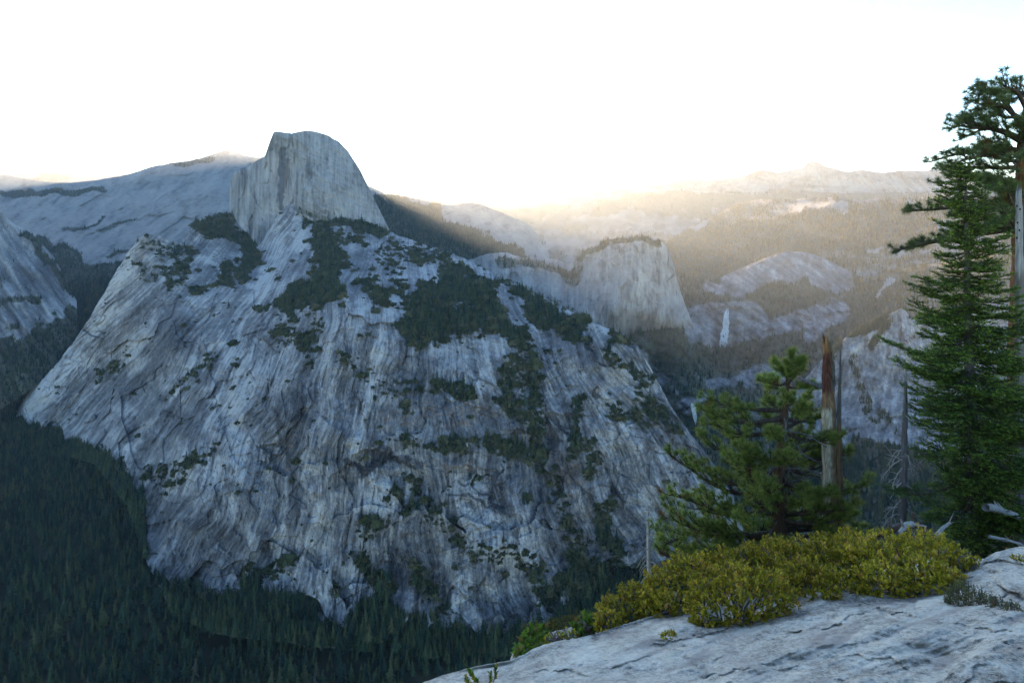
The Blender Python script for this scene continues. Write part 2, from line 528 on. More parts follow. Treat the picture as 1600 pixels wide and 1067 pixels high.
o, PX, PY, V, cov = relief('granite_dome',
       [(358,300),(362,274),(366,270),(376,264),(388,261),(396,255),(404,250),(410,247),(414,243),(417,234),(421,222),(425,212),(428,206),(433,205),(442,207),(456,209),(466,206),(476,204.5),(490,205),(502,208),(515,213),(530,222),(538,230),(545,238),(554,252),(562,264),(571,282),(580,300),(590,322),(598,338),(606,354),(614,372)],
       [(358,350),(380,372),(400,400),(430,395),(460,362),(500,372),(560,380),(614,390)],
       [(428,206,4080),(456,212,3900),(404,372,4200),(416,245,4330),(410,300,4290),(440,300,3990),(470,320,3760),(490,205,3980),(520,280,3800),(562,264,4080),(540,350,3740),(588,318,4090),(608,356,4060),(614,390,4000),(362,272,4640),(362,345,4520),(385,310,4480),(395,256,4560),(500,372,3680),(430,390,4000)],
       370, 290, M_dome, dome_disp, dome_paint, 1.0, 0.12, 800, label='bare granite dome with one sheer face above the cliffs')
sow(PX, PY, V, (cov[..., 1] > 0.4) * 1.0, 160, 15, 'far_forest', seed=5)

# ------------------------------------------------------------------ the great wall below it
APX, APY = 640.0, 90.0
def wall_polar(PX, PY):
    wx = fbm(PX * 0.008, PY * 0.008, 0.4, 2) * 22
    th = np.arctan2(PX + wx - APX, PY - APY + 40)
    return th, np.hypot(PX - APX, PY - APY)

W_STEPS = [([(505,770),(520,740),(545,722),(560,705),(590,702),(625,716),(660,735),(675,755)], 38, 60),
           ([(560,760),(600,735),(640,745)], 18, 40), ([(690,735),(730,728),(770,745),(800,775)], 22, 40),
           ([(700,762),(740,785),(770,775),(810,790)], 12, 25), ([(430,640),(452,690),(462,740)], 22, 30),
           ([(620,700),(650,720)], 14, 20), ([(740,830),(790,815),(820,840)], 8, 20), ([(520,700),(545,690),(570,680)], 10, 22),
           ([(640,525),(700,520),(760,545)], 10, 30), ([(820,520),(900,525),(940,560)], 12, 40), ([(460,830),(500,815),(530,840)], 10, 25),
           ([(340,640),(372,655),(395,690)], 10, 30), ([(580,880),(610,870),(650,900)], 16, 30), ([(100,590),(122,596)], 8, 14),
           ([(240,480),(290,470),(330,500)], 14, 30), ([(700,945),(735,940),(760,960)], 12, 25), ([(650,640),(720,625),(790,650)], 8, 30)]

FOREST_EDGE = [(-500,640),(0,657),(60,668),(130,692),(165,704),(205,742),(228,775),(205,805),(188,850),(178,892),(212,905),(280,948),(330,938),(400,906),(430,932),(480,930),(505,985),(525,1000),(560,952),(600,930),(640,962),(700,988),(740,1002),(790,992),(830,988),(870,962),(890,932),(950,905),(1000,885),(1200,900)]

def wall_disp(PX, PY, X, Y, Z):
    th, r = wall_polar(PX, PY)
    lower = sm(430, 560, PY)
    wu = fbm(PX * 0.02, PY * 0.02, 5.0, 2) * 0.4
    mot = sm(500, 640, PX)                      # broken and blocky towards the middle, long slabs on the left
    f1, e1 = facets(th * 9 + wu, r * 0.010 + wu, 3)
    f2, e2 = facets(th * 24, r * (0.016 + 0.014 * mot), 9)
    f3, e3 = facets(th * 60, r * (0.035 + 0.04 * mot), 21)
    f4, e4 = facets(PX * 0.22, PY * 0.16, 33)
    d = ridged(th * 7, r * 0.0035, 2.0, 3) * -45 + ridged(th * 20, r * 0.005, 6.0, 2) * -16
    d = d + f1 * 28 + f2 * 11 + f3 * 5 + f4 * 2.5 + ridged(th * 62, r * 0.008, 16.0, 3) * -9 + fbm(th * 140, r * 0.03, 18.0, 3) * 9
    d = d * (0.35 + 0.65 * lower)
    d = d + fbm(X / 260, Y / 400, Z / 260, 4, 0.55) * 60 + fbm(X / 34, Y / 60, Z / 26, 3, 0.65) * 10
    # ledges: broken shelves across the face
    zz = Z / 42 + fbm(X / 150, Y / 150, 3.0, 3) * 2.4
    saw = zz - np.floor(zz)
    d = d + (saw - 0.5) * 8 * sm(-0.1, 0.25, fbm(X / 180, Y / 200, 6.0, 3) + 0.05) * sm(400, 480, PY)
    return d + steps(PX, PY, W_STEPS)

W_LIGHT = [([(200,390),(160,480),(110,550),(60,625)],20,.30),([(75,600),(45,640)],10,.25),([(130,560),(80,620)],14,.2),
           ([(440,345),(430,400),(400,480),(370,540),(330,620)],14,.32),([(385,560),(365,640),(375,700),(370,740)],16,.28),
           ([(620,460),(600,520),(580,600),(560,660),(555,700)],12,.36),([(640,470),(615,540)],8,.25),
           ([(300,560),(250,640),(200,700)],8,.25),([(420,420),(350,520),(310,580)],8,.22),([(590,760),(520,800),(500,840)],26,.30),
           ([(440,830),(430,900)],12,.34),([(515,850),(510,930)],14,.32),([(560,720),(600,790)],22,.28),([(610,830),(600,900)],6,.36),
           ([(730,760),(760,840),(800,860)],34,.25),([(720,900),(725,980)],18,.32),([(760,570),(745,620)],10,.25),([(690,560),(770,540)],24,.10),
           ([(1010,560),(1030,600)],10,.3),([(960,600),(940,680),(980,760)],24,.12),([(870,560),(860,610)],12,.2),([(560,350),(660,380),(760,425),(860,470),(960,520)],8,.2),
           ([(460,345),(470,380)],16,.25),([(205,690),(170,720)],6,.35),([(205,700),(190,715)],8,.4),([(250,720),(225,760)],5,.3),([(500,930),(500,985)],6,.3),([(250,420),(310,470)],14,.15),([(310,400),(400,450)],6,.25),([(600,480),(560,500)],18,.2)]
W_DARK = [([(470,620),(455,720),(470,790)],14,-.25),([(430,640),(460,760)],4,-.3),([(540,720),(570,740),(600,715)],7,-.5),([(590,700),(660,730)],6,-.35),([(700,770),(780,790)],3,-.4),([(720,750),(790,790)],3,-.4),  # strokes at the arch and overhangs put recess shade into the rock tone
          ([(480,520),(470,640)],16,-.12),([(620,880),(680,920)],34,-.2),([(560,870),(600,930)],12,-.2),([(250,800),(350,850),(280,900)],40,-.22),([(370,760),(420,860)],18,-.15),([(200,600),(300,680)],26,-.16),([(680,660),(820,680)],36,-.14),
          ([(900,640),(860,800),(900,880)],40,-.15),([(250,500),(330,560)],30,-.12),([(1000,650),(1060,700)],20,-.12),([(420,360),(440,345)],5,-.2),([(330,620),(440,470)],3,-.3),([(410,490),(350,600)],3,-.25),([(560,640),(640,660)],16,-.12)]
W_RUST = [([(600,650),(700,650),(760,640)],18,.4),([(690,740),(740,730)],10,.45),([(445,690),(450,740)],5,.5),([(480,790),(500,760)],7,.3),([(800,690),(880,720),(900,830)],26,.28),([(870,520),(940,600)],20,.22),([(420,840),(480,860)],10,.22),([(620,545),(720,560)],14,.2),([(880,930),(840,880)],14,.3),([(330,680),(350,720)],6,.25),([(195,505),(190,520)],7,.3),([(235,380),(225,400)],6,.3),([(300,880),(330,900)],10,.2),([(500,600),(520,700)],10,.15)]
W_FOREST = [([(305,352),(335,342),(362,338)],14,1),([(318,360),(355,355)],14,1),([(372,365),(395,385),(400,395)],10,1),([(360,410),(345,440)],12,.9),([(395,395),(375,430)],11,.9),([(300,455),(320,455)],8,.8),
            ([(470,330),(520,345),(590,360)],9,.95),([(480,345),(560,352)],8,.7),([(500,375),(520,420),(500,460),(450,475)],22,.95),([(470,460),(520,450)],18,.9),([(570,440),(600,470)],14,.6),([(505,380),(560,372)],10,.5),
            ([(660,470),(700,455),(750,460),(770,500),(700,505),(650,515)],24,.98),([(690,440),(760,450)],12,.9),([(640,520),(690,515)],10,.8),([(830,480),(870,500),(900,515)],20,.95),([(800,455),(850,480)],9,.7),([(790,520),(830,540),(830,570)],13,.7),
            ([(680,605),(700,600),(730,615)],13,.85),([(620,595),(660,600)],7,.6),([(800,570),(790,620),(800,640)],16,.75),([(830,590),(840,620)],14,.6),([(620,690),(690,700),(740,690)],8,.7),([(760,690),(820,710)],12,.75),([(830,640),(840,720)],16,.6),
            ([(905,620),(900,680),(890,710)],10,.85),([(910,690),(930,740)],12,.6),([(570,830),(600,820)],12,.7),([(560,870),(600,920)],12,.85),([(640,880),(650,900)],12,.5),([(610,770),(640,790)],7,.6),([(940,800),(960,860)],18,.7),([(910,880),(880,920),(960,900)],24,.95),
            ([(930,480),(985,540)],10,.75),([(880,430),(930,470)],8,.4),([(940,540),(960,560),(1010,600)],10,.55),([(960,640),(1020,660)],10,.5),([(1000,620),(1060,670)],8,.6),([(440,520),(480,540)],16,.35),([(500,480),(480,570)],10,.35),([(230,380),(290,400),(270,430)],18,.45),([(215,420),(280,445)],8,.5),
            ([(150,590),(180,570),(200,545)],9,.6),([(260,620),(330,560)],8,.4),([(410,480),(450,470)],8,.6),([(230,740),(300,720)],12,.4),([(250,770),(330,700)],10,.35),([(640,480),(600,390),(700,400)],14,.25),([(700,420),(800,450),(880,490)],8,.35),([(650,400),(720,420)],12,.3),([(660,910),(700,960)],12,.6),([(830,900),(870,960)],10,.5),([(740,860),(830,880),(850,930)],14,.4),([(640,750),(720,850)],10,.35),([(380,900),(460,880)],12,.4),([(540,560),(640,640)],10,.2),([(860,750),(900,860)],16,.3)]

def wall_paint(PX, PY, X, Y, Z):
    th, r = wall_polar(PX, PY)
    mot = sm(500, 640, PX)
    s1 = fbm(th * 46, r * 0.0045, 1.0, 4, 0.6)
    s2 = fbm(th * 170, r * 0.010, 5.0, 3, 0.65)
    m1 = fbm(PX * 0.035, PY * 0.04, 7.0, 6, 0.68)
    p = fbm(X / 170, Y / 260, 2.0 + Z / 170, 3)
    f2, e2 = facets(th * 24, r * (0.016 + 0.014 * mot), 9)
    f3, e3 = facets(th * 60, r * (0.035 + 0.04 * mot), 21)
    f4, e4 = facets(PX * 0.22, PY * 0.16, 33)
    k = 0.56 + s1 * (0.55 - 0.10 * mot) + s2 * (0.55 - 0.05 * mot) + m1 * (0.30 + 0.18 * mot) + p * 0.55 + f2 * 0.10 + f3 * 0.09 + f4 * 0.08 + fbm(th * 400, r * 0.05, 3.0, 2) * 0.25
    k = k + strokes(PX, PY, W_LIGHT, 6, 0.05) * (1.15 + s2 * 0.9) + strokes(PX, PY, W_DARK, 8, 0.035) * 1.5
    k = 0.455 + (k - 0.47) * 0.80
    rust = np.clip(strokes(PX, PY, W_RUST, 14, 0.05) + 0.15 * sm(0.2, 0.5, fbm(X / 60, Z / 25, 4.0, 4)), 0, 1) * sm(-0.2, 0.35, fbm(PX * 0.11, PY * 0.16, 2.0, 4))
    f = strokes(PX, PY, W_FOREST, 11, 0.04)
    brk = fbm(PX * 0.13, PY * 0.19, 2.0, 4)
    g = f * (0.74 + 0.3 * sm(-0.2, 0.2, fbm(PX * 0.06, PY * 0.08, 12.0, 3))) + 0.42 * sm(0.15, 0.55, fbm(PX * 0.05, PY * 0.07, 6.0, 5)) * (0.4 + 0.6 * sm(560, 400, PY))
    g = g + brk * 0.95 * (g > 0.05)
    ex, ey = zip(*FOREST_EDGE)
    below = PY - np.interp(PX, ex, ey) + fbm(PX * 0.05, PY * 0.05, 3.0, 4) * 40
    return k, np.clip(np.maximum(g, sm(-6, 10, below)), 0, 1), rust * (g < 0.4)

o, PX, PY, V, cov = relief('cliff_massif',
       [(10,664),(20,652),(45,625),(60,606),(75,585),(95,560),(112,538),(128,515),(142,494),(155,470),(166,453),(176,432),(188,415),(198,398),(208,384),(216,374),(224,367),(236,366),(250,369),(264,376),(275,381),(284,376),(292,362),(298,352),(310,346),(325,341),(340,336),(356,331),(364,338),(374,352),(386,366),(396,378),(404,382),(412,374),(420,360),(428,346),(438,332),(448,322),(458,316),(468,317),(490,324),(515,331),(540,338),(575,350),(610,363),(640,374),(660,381),(690,391),(720,402),(750,416),(780,432),(815,448),(850,466),(880,480),(910,496),(935,508),(955,516),(972,522),(988,531),(1000,546),(1012,566),(1024,590),(1036,612),(1048,634),(1060,654),(1074,674),(1086,690),(1100,712),(1116,740),(1134,775),(1160,830),(1185,900)],
       [(10,690),(80,705),(150,725),(200,790),(230,880),(270,960),(340,990),(500,1010),(700,1030),(860,1020),(960,960),(1100,930),(1185,930)],
       [(20,652,3350),(60,606,3300),(142,494,3280),(198,398,3260),(225,367,3250),(45,640,3280),(80,700,2950),(150,700,2650),(210,760,2250),(190,860,2000),(180,880,1960),(300,940,1690),(500,950,1640),(700,990,1570),(850,970,1590),(930,900,1740),(270,960,1640),(500,1010,1530),(700,1030,1500),(860,1020,1520),(960,960,1640),(1100,930,1760),
        (280,381,3400),(330,341,3750),(356,331,3900),(330,375,3550),(396,378,3850),(370,420,3350),(430,344,3800),(455,317,3850),(540,338,3800),(610,362,3760),(490,360,3600),
        (720,402,3250),(850,466,2650),(910,496,2350),(955,516,2200),(988,531,2150),(1036,612,2080),(1086,690,2000),(1160,830,1880),(1000,850,1760),(1000,700,1900),(950,620,2020),
        (400,500,2680),(550,480,2250),(560,430,2700),(560,385,3350),(250,450,3050),(300,600,2480),(400,600,2230),(300,700,2130),(400,800,1830),(550,700,1830),(550,600,1990),(550,800,1750),(800,500,2330),(800,600,2040),(800,700,1870),(800,850,1690),(700,430,2850),(180,600,2950),(250,520,2830),(450,440,2900),(700,480,2450),(700,560,2120),(650,880,1680)],
       820, 570, M_near, wall_disp, wall_paint, 4.0, 0.09, 700, smooth=False, label='huge streaked granite wall falling from the dome to the valley forest')
WALL = (PX, PY, V, cov)
_ex, _ey = zip(*FOREST_EDGE)
_foot = sm(-4, 12, PY - np.interp(PX, _ex, _ey) + fbm(PX * 0.05, PY * 0.05, 3.0, 4) * 40)
_foot = _foot * (1 + 5 * (np.arange(len(PX)) > 0.9 * len(PX)))[:, None]
sow(PX, PY, V, _foot, 16000, 25, 'valley_forest', 0.3, seed=61)
sow(PX, PY, V, sm(0.45, 0.8, cov[..., 1]) * np.clip(1 - _foot, 0, 1), 9000, 19, 'ledge_forest', 0.4, seed=6)
sow(PX, PY, V, sm(0.10, 0.5, cov[..., 1]) * np.clip(1 - _foot, 0, 1) * (0.25 + sm(0.0, 0.4, fbm(PX * 0.08, PY * 0.1, 3.0, 4))) * (1 - 0.6 * sm(380, 200, PX)), 17000, 6.5, 'scrub', 0.55, seed=7)

# ------------------------------------------------------------------ the country to the right
def hill_disp(k=1.0, lam=300.0):
    def d(PX, PY, X, Y, Z):
        return (fbm(X / lam, Y / (lam * 1.8), Z / lam, 5, 0.55) * 90 + fbm(PX * 0.08, PY * 0.1, 2.0, 4) * 25) * k
    return d

def hill_paint(forest, bare, base=0.0, tone=0.58):
    def p(PX, PY, X, Y, Z):
        n = fbm(PX * 0.05, PY * 0.07, 1.0, 5, 0.6)
        m = fbm(PX * 0.025, PY * 0.045, 5.0, 5)
        g = strokes(PX, PY, forest, 9, 0.04) + base + m * 0.5 + strokes(PX, PY, bare, 9, 0.04)
        return tone + n * 0.8, g, n * 0
    return p

o, PX, PY, V, cov = relief('middle_hills',
       [(780,360),(840,345),(870,330),(900,320),(940,312),(980,304),(1020,300),(1060,298),(1110,302),(1180,304),(1260,300),(1340,303),(1450,300),(1700,290),(2100,290)],
       [(780,420),(950,415),(1100,400),(2100,380)],
       [(780,360,9800),(840,345,10800),(900,320,11200),(980,304,11400),(1060,298,11400),(1450,300,11400),(2100,290,11400),(900,350,10000),(780,420,6400),(950,415,6500),(1100,400,7200),(2100,380,7600),(1000,345,10000),(900,380,8200),(1050,365,8900),(1000,380,8200)],
       400, 80, M_far, hill_disp(1.5, 600), hill_paint([([(940,320),(1060,308),(1200,315),(1500,310)],12,.7),([(1010,330),(1100,330)],10,.6),([(1100,345),(1150,340)],14,.7)], [([(930,350),(1000,345),(1080,345)],20,-.45),([(860,375),(930,385)],14,-.3)], 0.5, 0.28), 2.5, 0.08, 1200, label='hazy wooded hills with a pale cliff behind the round cap')
sow(PX, PY, V, (cov[..., 1] > 0.4) * 1.0, 16000, 26, 'far_forest', seed=8)

o, PX, PY, V, cov = relief('shadowed_hill',
       [(540,308),(580,305),(610,304),(640,308),(680,318),(705,321),(735,317),(752,320),(768,326),(785,333),(800,340),(815,345),(828,352),(838,364),(846,380),(858,396)],
       [(540,420),(700,440),(800,470),(858,475)],
       [(580,305,6200),(640,308,6200),(735,317,5900),(800,340,5700),(846,380,5500),(858,396,5300),(600,380,4700),(700,400,4500),(800,430,4300),(858,460,4200),(700,440,4000),(540,420,4300),(720,350,5400),(800,475,3900)],
       280, 130, M_far, hill_disp(0.9, 330), hill_paint([([(590,320),(660,350),(740,385),(800,410)],26,.9),([(620,370),(720,410),(800,440)],24,.9),([(610,310),(680,330)],12,.5)], [([(740,325),(800,350),(830,370)],22,-.8),([(700,330),(740,345)],12,-.4),([(770,355),(820,385)],16,-.7)], 0.3, 0.62), 2.0, 0.1, 900, label='wooded hill with a bare rocky brow right of the dome')
sow(PX, PY, V, sm(0.35, 0.6, cov[..., 1]), 8000, 21, 'far_forest', seed=9)

o, PX, PY, V, cov = relief('sunny_hill',
       [(985,400),(1010,388),(1045,376),(1066,364),(1085,352),(1105,342),(1125,332),(1150,321),(1170,315),(1190,311),(1215,313),(1240,313),(1262,309),(1290,307),(1320,310),(1345,314),(1370,310),(1400,312),(1450,308),(1600,300),(2100,280)],
       [(985,440),(1080,460),(1200,450),(1300,460),(1450,490),(2100,520)],
       [(985,400,7897),(1045,376,7897),(1150,321,8277),(1240,313,7500),(1320,310,6836),(1400,311,6210),(1500,305,5675),(985,440,6921),(1080,460,5868),(1200,450,5337),(1300,460,4768),(1450,490,4001),(1150,390,6594),(1300,380,5748),(1450,390,4872),(1250,345,6693),(1450,345,5401),(1080,400,6964),(2100,280,5200),(2100,520,3800)],
       400, 130, M_far, hill_disp(1.1, 350), hill_paint([([(1060,390),(1200,370),(1400,350),(1500,350)],30,.7),([(1080,420),(1200,400)],22,.6),([(1320,380),(1450,370)],20,.7)], [([(1250,322),(1300,318),(1320,325)],6,-.6),([(1060,368),(1110,345)],4,-.5),([(1360,385),(1390,385)],8,-.9),([(1440,360),(1490,350)],12,-.9),([(1340,350),(1390,340)],5,-.4)], 0.55, 0.5), 2.0, 0.1, 1200, label='sunlit wooded hillside across the canyon')
sow(PX, PY, V, sm(0.35, 0.6, cov[..., 1]) * (0.55 + fbm(PX * 0.05, PY * 0.08, 9.0, 4)), 26000, 27, 'sun_forest', 0.3, seed=10)

def cap_disp(PX, PY, X, Y, Z):
    return ridged(PX * 0.05 + (PY - 370) * 0.006, PY * 0.008, 2.0, 4) * -26 + facets(PX * 0.07, PY * 0.04, 8)[0] * 20 + fbm(PX * 0.18, PY * 0.05, 5.0, 4) * 14 + fbm(X / 120, Y / 200, Z / 160, 5, 0.55) * 45 + steps(PX, PY, [([(1000,480),(1020,462),(1045,455),(1062,470)],10,25),([(990,420),(1008,415),(1020,440)],8,40)])

def cap_paint(PX, PY, X, Y, Z):
    n = fbm(PX * 0.1, PY * 0.015, 1.0, 5, 0.6)
    m = fbm(PX * 0.05, PY * 0.05, 5.0, 5)
    g = strokes(PX, PY, [([(905,402),(940,380),(1000,374),(1030,380)],7,.75),([(780,410),(850,412),(900,425)],9,.6),([(780,440),(860,470),(920,500)],9,.45),([(880,425),(900,440)],8,.6),([(960,400),(985,395)],4,.4),([(700,410),(780,450),(900,510)],12,.5)], 7) + m * 0.2
    n = n + fbm(PX * 0.3, PY * 0.04, 3.0, 3, 0.6) * 0.6
    r = 0.46 + n * 0.5 + m * 0.3 + facets(PX * 0.07, PY * 0.05, 8)[0] * 0.2 + strokes(PX, PY, [([(1003,425),(998,460)],5,.35),([(790,400),(800,406)],12,.35),([(1060,470),(1080,505)],10,.2),([(960,470),(990,500)],14,.12)], 5)
    return r, g, n * 0 + 0.06

o, PX, PY, V, cov = relief('round_cap',
       [(690,418),(720,410),(745,402),(765,396),(785,394),(802,398),(820,403),(845,401),(870,406),(888,412),(898,406),(906,399),(914,392),(924,386),(936,378),(950,374),(968,372),(986,370),(1002,370),(1016,371),(1030,376),(1040,383),(1047,394),(1051,408),(1055,424),(1059,440),(1064,456),(1070,474),(1076,490),(1082,506),(1090,530)],
       [(690,480),(800,520),(900,550),(1000,565),(1090,560)],
       [(690,418,4000),(790,394,3850),(870,406,3800),(906,399,3640),(940,376,3620),(1000,370,3560),(1040,383,3620),(1055,424,3640),(1070,474,3620),(1090,530,3520),(980,430,3280),(960,490,3150),(1030,440,3400),(1050,495,3330),(900,460,3400),(800,440,3550),(800,500,3150),(900,530,3050),(990,515,3280),(1000,565,3480),(690,480,3500),(1050,515,3380),(1080,550,3640),(1010,410,3400)],
       350, 220, M_dome, cap_disp, cap_paint, 2.4, 0.1, 500, smooth=False, label='blunt granite cap with a steep face above the canyon')
sow(PX, PY, V, sm(0.35, 0.6, cov[..., 1]), 1500, 17, 'far_forest', seed=12)

def apron_paint(PX, PY, X, Y, Z):
    n = fbm(PX * 0.06, PY * 0.04, 1.0, 5, 0.6)
    u = PX * 0.8 + PY * 0.6; v = PX * 0.6 - PY * 0.8
    d = fbm(u * 0.02, v * 0.15, 4.0, 4)
    m = fbm(PX * 0.03, PY * 0.05, 5.0, 5)
    bare = strokes(PX, PY, [([(1150,440),(1200,420),(1260,410),(1310,430)],26,-1.2),([(1110,450),(1150,445)],9,-.7),([(1085,485),(1140,482),(1180,480)],10,-.9),([(1095,515),(1140,520),(1180,500)],24,-1.2),([(1190,515),(1260,500),(1310,490)],16,-.8),([(1265,525),(1290,510)],14,-.5),([(1060,505),(1085,530)],10,-.5),([(1170,590),(1240,580)],16,-.6),([(1110,600),(1160,595)],10,-.5),([(1100,622),(1070,634)],8,-.8),([(1280,475),(1320,465)],7,-.3),([(1020,575),(1060,620)],3,-.5),([(1000,560),(1030,600)],10,-.7)], 7)
    g = 0.85 + m * 0.5 + bare
    st = strokes(PX, PY, [([(1205,495),(1200,540)],5,-.3),([(1240,505),(1235,530)],4,-.25),([(1150,500),(1148,545)],4,-.2),([(1120,500),(1118,540)],5,-.2)], 3)
    n = n + fbm(PX * 0.2, PY * 0.16, 9.0, 4, 0.65) * 0.7
    return 0.46 + n * 0.5 + d * 0.5 + st, g, n * 0 + 0.05 * (PY < 560)

def apron_disp(PX, PY, X, Y, Z):
    return facets(PX * 0.07, PY * 0.09, 8)[0] * 30 + facets(PX * 0.16, PY * 0.2, 5)[0] * 12 + fbm(X / 160, Y / 300, Z / 160, 5, 0.55) * 60 + ridged(PX * 0.06, PY * 0.01, 2.0, 3) * -10 + steps(PX, PY, [([(1060,492),(1100,484),(1135,480),(1185,482),(1250,492),(1320,488),(1400,500)], 26, 60), ([(1040,655),(1062,640),(1100,626),(1125,618)], 40, 60)])

o, PX, PY, V, cov = relief('falls_terrace',
       [(990,470),(1040,446),(1070,432),(1100,440),(1130,432),(1155,420),(1180,410),(1205,400),(1235,392),(1262,395),(1290,404),(1318,420),(1345,432),(1400,428),(1500,432),(2100,420)],
       [(990,900),(1300,1000),(2100,1050)],
       [(990,470,4100),(1070,432,4500),(1235,392,4600),(1345,432,4400),(1500,432,4400),(2100,420,4400),(1135,478,3720),(1135,546,3560),(1250,455,4000),(1100,455,4150),(1230,520,3500),(1350,480,3800),(1480,480,3700),(1070,503,3560),(1060,522,3250),(1000,505,3600),(1000,524,3130),(990,480,3900),
        (1020,570,3250),(1100,610,2920),(1200,570,3250),(1260,610,2900),(1083,628,2720),(1083,668,2640),(1050,660,2680),(1080,700,2450),(1150,690,2450),(1300,800,1950),(1450,900,1600),(990,900,1900),(1000,640,3000),(1350,700,2500),(1600,800,1900),(2100,1050,1300),(2100,700,2200)],
       430, 280, M_near, apron_disp, apron_paint, 2.5, 0.1, 600, label='stepped canyon head of slabs and forest round the waterfalls')
APRON = (PX, PY, V, cov)
sow(PX, PY, V, sm(0.4, 0.65, cov[..., 1]) * (PY < 480), 6000, 22, 'far_forest', 0.3, seed=13)
sow(PX, PY, V, sm(0.4, 0.65, cov[..., 1]) * (PY >= 480), 15000, 24, 'canyon_forest', 0.3, seed=14)

o, PX, PY, V, cov = relief('sunny_spur',
       [(1285,470),(1305,455),(1330,440),(1355,430),(1380,424),(1410,420),(1450,414),(1550,400),(2100,380)],
       [(1285,480),(1330,485),(1400,492),(1500,500),(2100,520)],
       [(1285,470,4181),(1330,440,4298),(1380,424,4258),(1450,414,4089),(1330,485,3891),(1400,492,3625),(1550,400,3867),(1500,500,3313),(2100,380,3000),(2100,520,2800)],
       220, 50, M_far, hill_disp(0.5, 200), hill_paint([], [([(1370,460),(1390,440)],4,-.8),([(1345,470),(1360,465)],4,-.6)], 0.75, 0.62), 2.0, 0.1, 300, zmin=-500, label='sunlit wooded spur on the right')
sow(PX, PY, V, sm(0.35, 0.6, cov[..., 1]), 4000, 27, 'sun_forest', 0.3, seed=15)

def pano_paint(PX, PY, X, Y, Z):
    n = fbm(PX * 0.04, PY * 0.05, 1.0, 6, 0.62)
    f = strokes(PX, PY, [([(1330,560),(1345,620),(1370,660)],8,.5),([(1390,500),(1360,540)],10,.8),([(1290,560),(1310,520),(1380,492)],14,.9),([(1430,490),(1480,500)],10,.7),([(1380,640),(1400,680)],8,.5),([(1340,690),(1480,725)],14,.9)], 8)
    n = n * 0.6 + fbm(PX * 0.16 + PY * 0.03, PY * 0.02, 3.0, 4, 0.6) * 0.5 + facets(PX * 0.12, PY * 0.07, 7)[0] * 0.15
    return 0.56 + n * 0.75, f + sm(690, 725, PY - (PX - 1400) * 0.12) + fbm(PX * 0.09, PY * 0.1, 4.0, 3) * 0.2, n * 0

o, PX, PY, V, cov = relief('right_cliff',
       [(1225,640),(1240,615),(1262,586),(1285,560),(1310,536),(1335,518),(1355,505),(1378,498),(1395,488),(1407,482),(1415,486),(1425,500),(1440,496),(1480,480),(1600,470),(2100,440)],
       [(1225,900),(1400,960),(2100,1060)],
       [(1225,640,2750),(1310,536,2760),(1407,484,2800),(1480,480,2800),(1600,470,2780),(2100,440,2700),(1300,640,2580),(1400,600,2580),(1480,620,2480),(1350,700,2250),(1480,730,2050),(1400,800,1800),(1225,900,1800),(1400,960,1500),(2100,1060,1100),(2100,700,1900),(1250,720,2350)],
       300, 230, M_near, lambda PX, PY, X, Y, Z: fbm(X / 150, Y / 220, Z / 130, 5, 0.58) * 40 + ridged(PX * 0.05 + PY * 0.02, PY * 0.012, 2.0, 4) * -20 + facets(PX * 0.045, PY * 0.03, 4)[0] * 18 + fbm(PX * 0.12, PY * 0.05, 7.0, 4) * 16, pano_paint, 2.5, 0.1, 500, smooth=False, label='broad pale cliff above the dark canyon on the right')
sow(PX, PY, V, sm(0.4, 0.7, cov[..., 1]) * (PY < 660), 1500, 18, 'canyon_forest', 0.3, seed=16)
sow(PX, PY, V, sm(0.4, 0.7, cov[..., 1]) * (PY >= 660), 5000, 26, 'canyon_forest', 0.3, seed=17)
# ------------------------------------------------------------------ distant trees
def foliage_material(name, stops, translucent=0.3, attr=None, rough=0.7):
    t = NT(name)
    if attr:
        a = t.n.new('ShaderNodeAttribute'); a.attribute_name = attr
        c = t.ramp(t.rand(), [(0.0, (0.8, 0.8, 0.8)), (1.0, (1.15, 1.15, 1.15))])
        c = t.mix(1.0, a.outputs['Color'], c, 'MULTIPLY')
    else:
        c = t.ramp(t.rand(), stops)
    t.color(c)
    t.bsdf.inputs['Roughness'].default_value = rough
    if translucent:
        tr = t.n.new('ShaderNodeBsdfTranslucent')
        t.put(tr.inputs['Color'], c)
        mx = t.n.new('ShaderNodeMixShader')
        mx.inputs[0].default_value = translucent
        t.t.links.new(t.bsdf.outputs[0], mx.inputs[1])
        t.t.links.new(tr.outputs[0], mx.inputs[2])
        t.t.links.new(mx.outputs[0], t.n['Material Output'].inputs['Surface'])
    return t.m

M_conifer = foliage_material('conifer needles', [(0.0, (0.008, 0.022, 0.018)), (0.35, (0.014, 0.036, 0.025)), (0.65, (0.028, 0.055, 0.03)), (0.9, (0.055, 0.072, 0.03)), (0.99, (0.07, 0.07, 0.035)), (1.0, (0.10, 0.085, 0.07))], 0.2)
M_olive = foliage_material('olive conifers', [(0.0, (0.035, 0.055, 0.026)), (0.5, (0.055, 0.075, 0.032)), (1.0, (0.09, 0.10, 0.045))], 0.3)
M_hill_sunlit = foliage_material('sun-tinted hillside conifers', [(0.0, (0.05, 0.055, 0.022)), (0.6, (0.13, 0.11, 0.035)), (1.0, (0.24, 0.17, 0.06))], 0.5)  # golden sunlight on these trees is put into the needle colour
M_scrub = foliage_material('cliff scrub', [(0.0, (0.03, 0.044, 0.024)), (0.6, (0.06, 0.072, 0.036)), (1.0, (0.10, 0.10, 0.055))], 0.2)

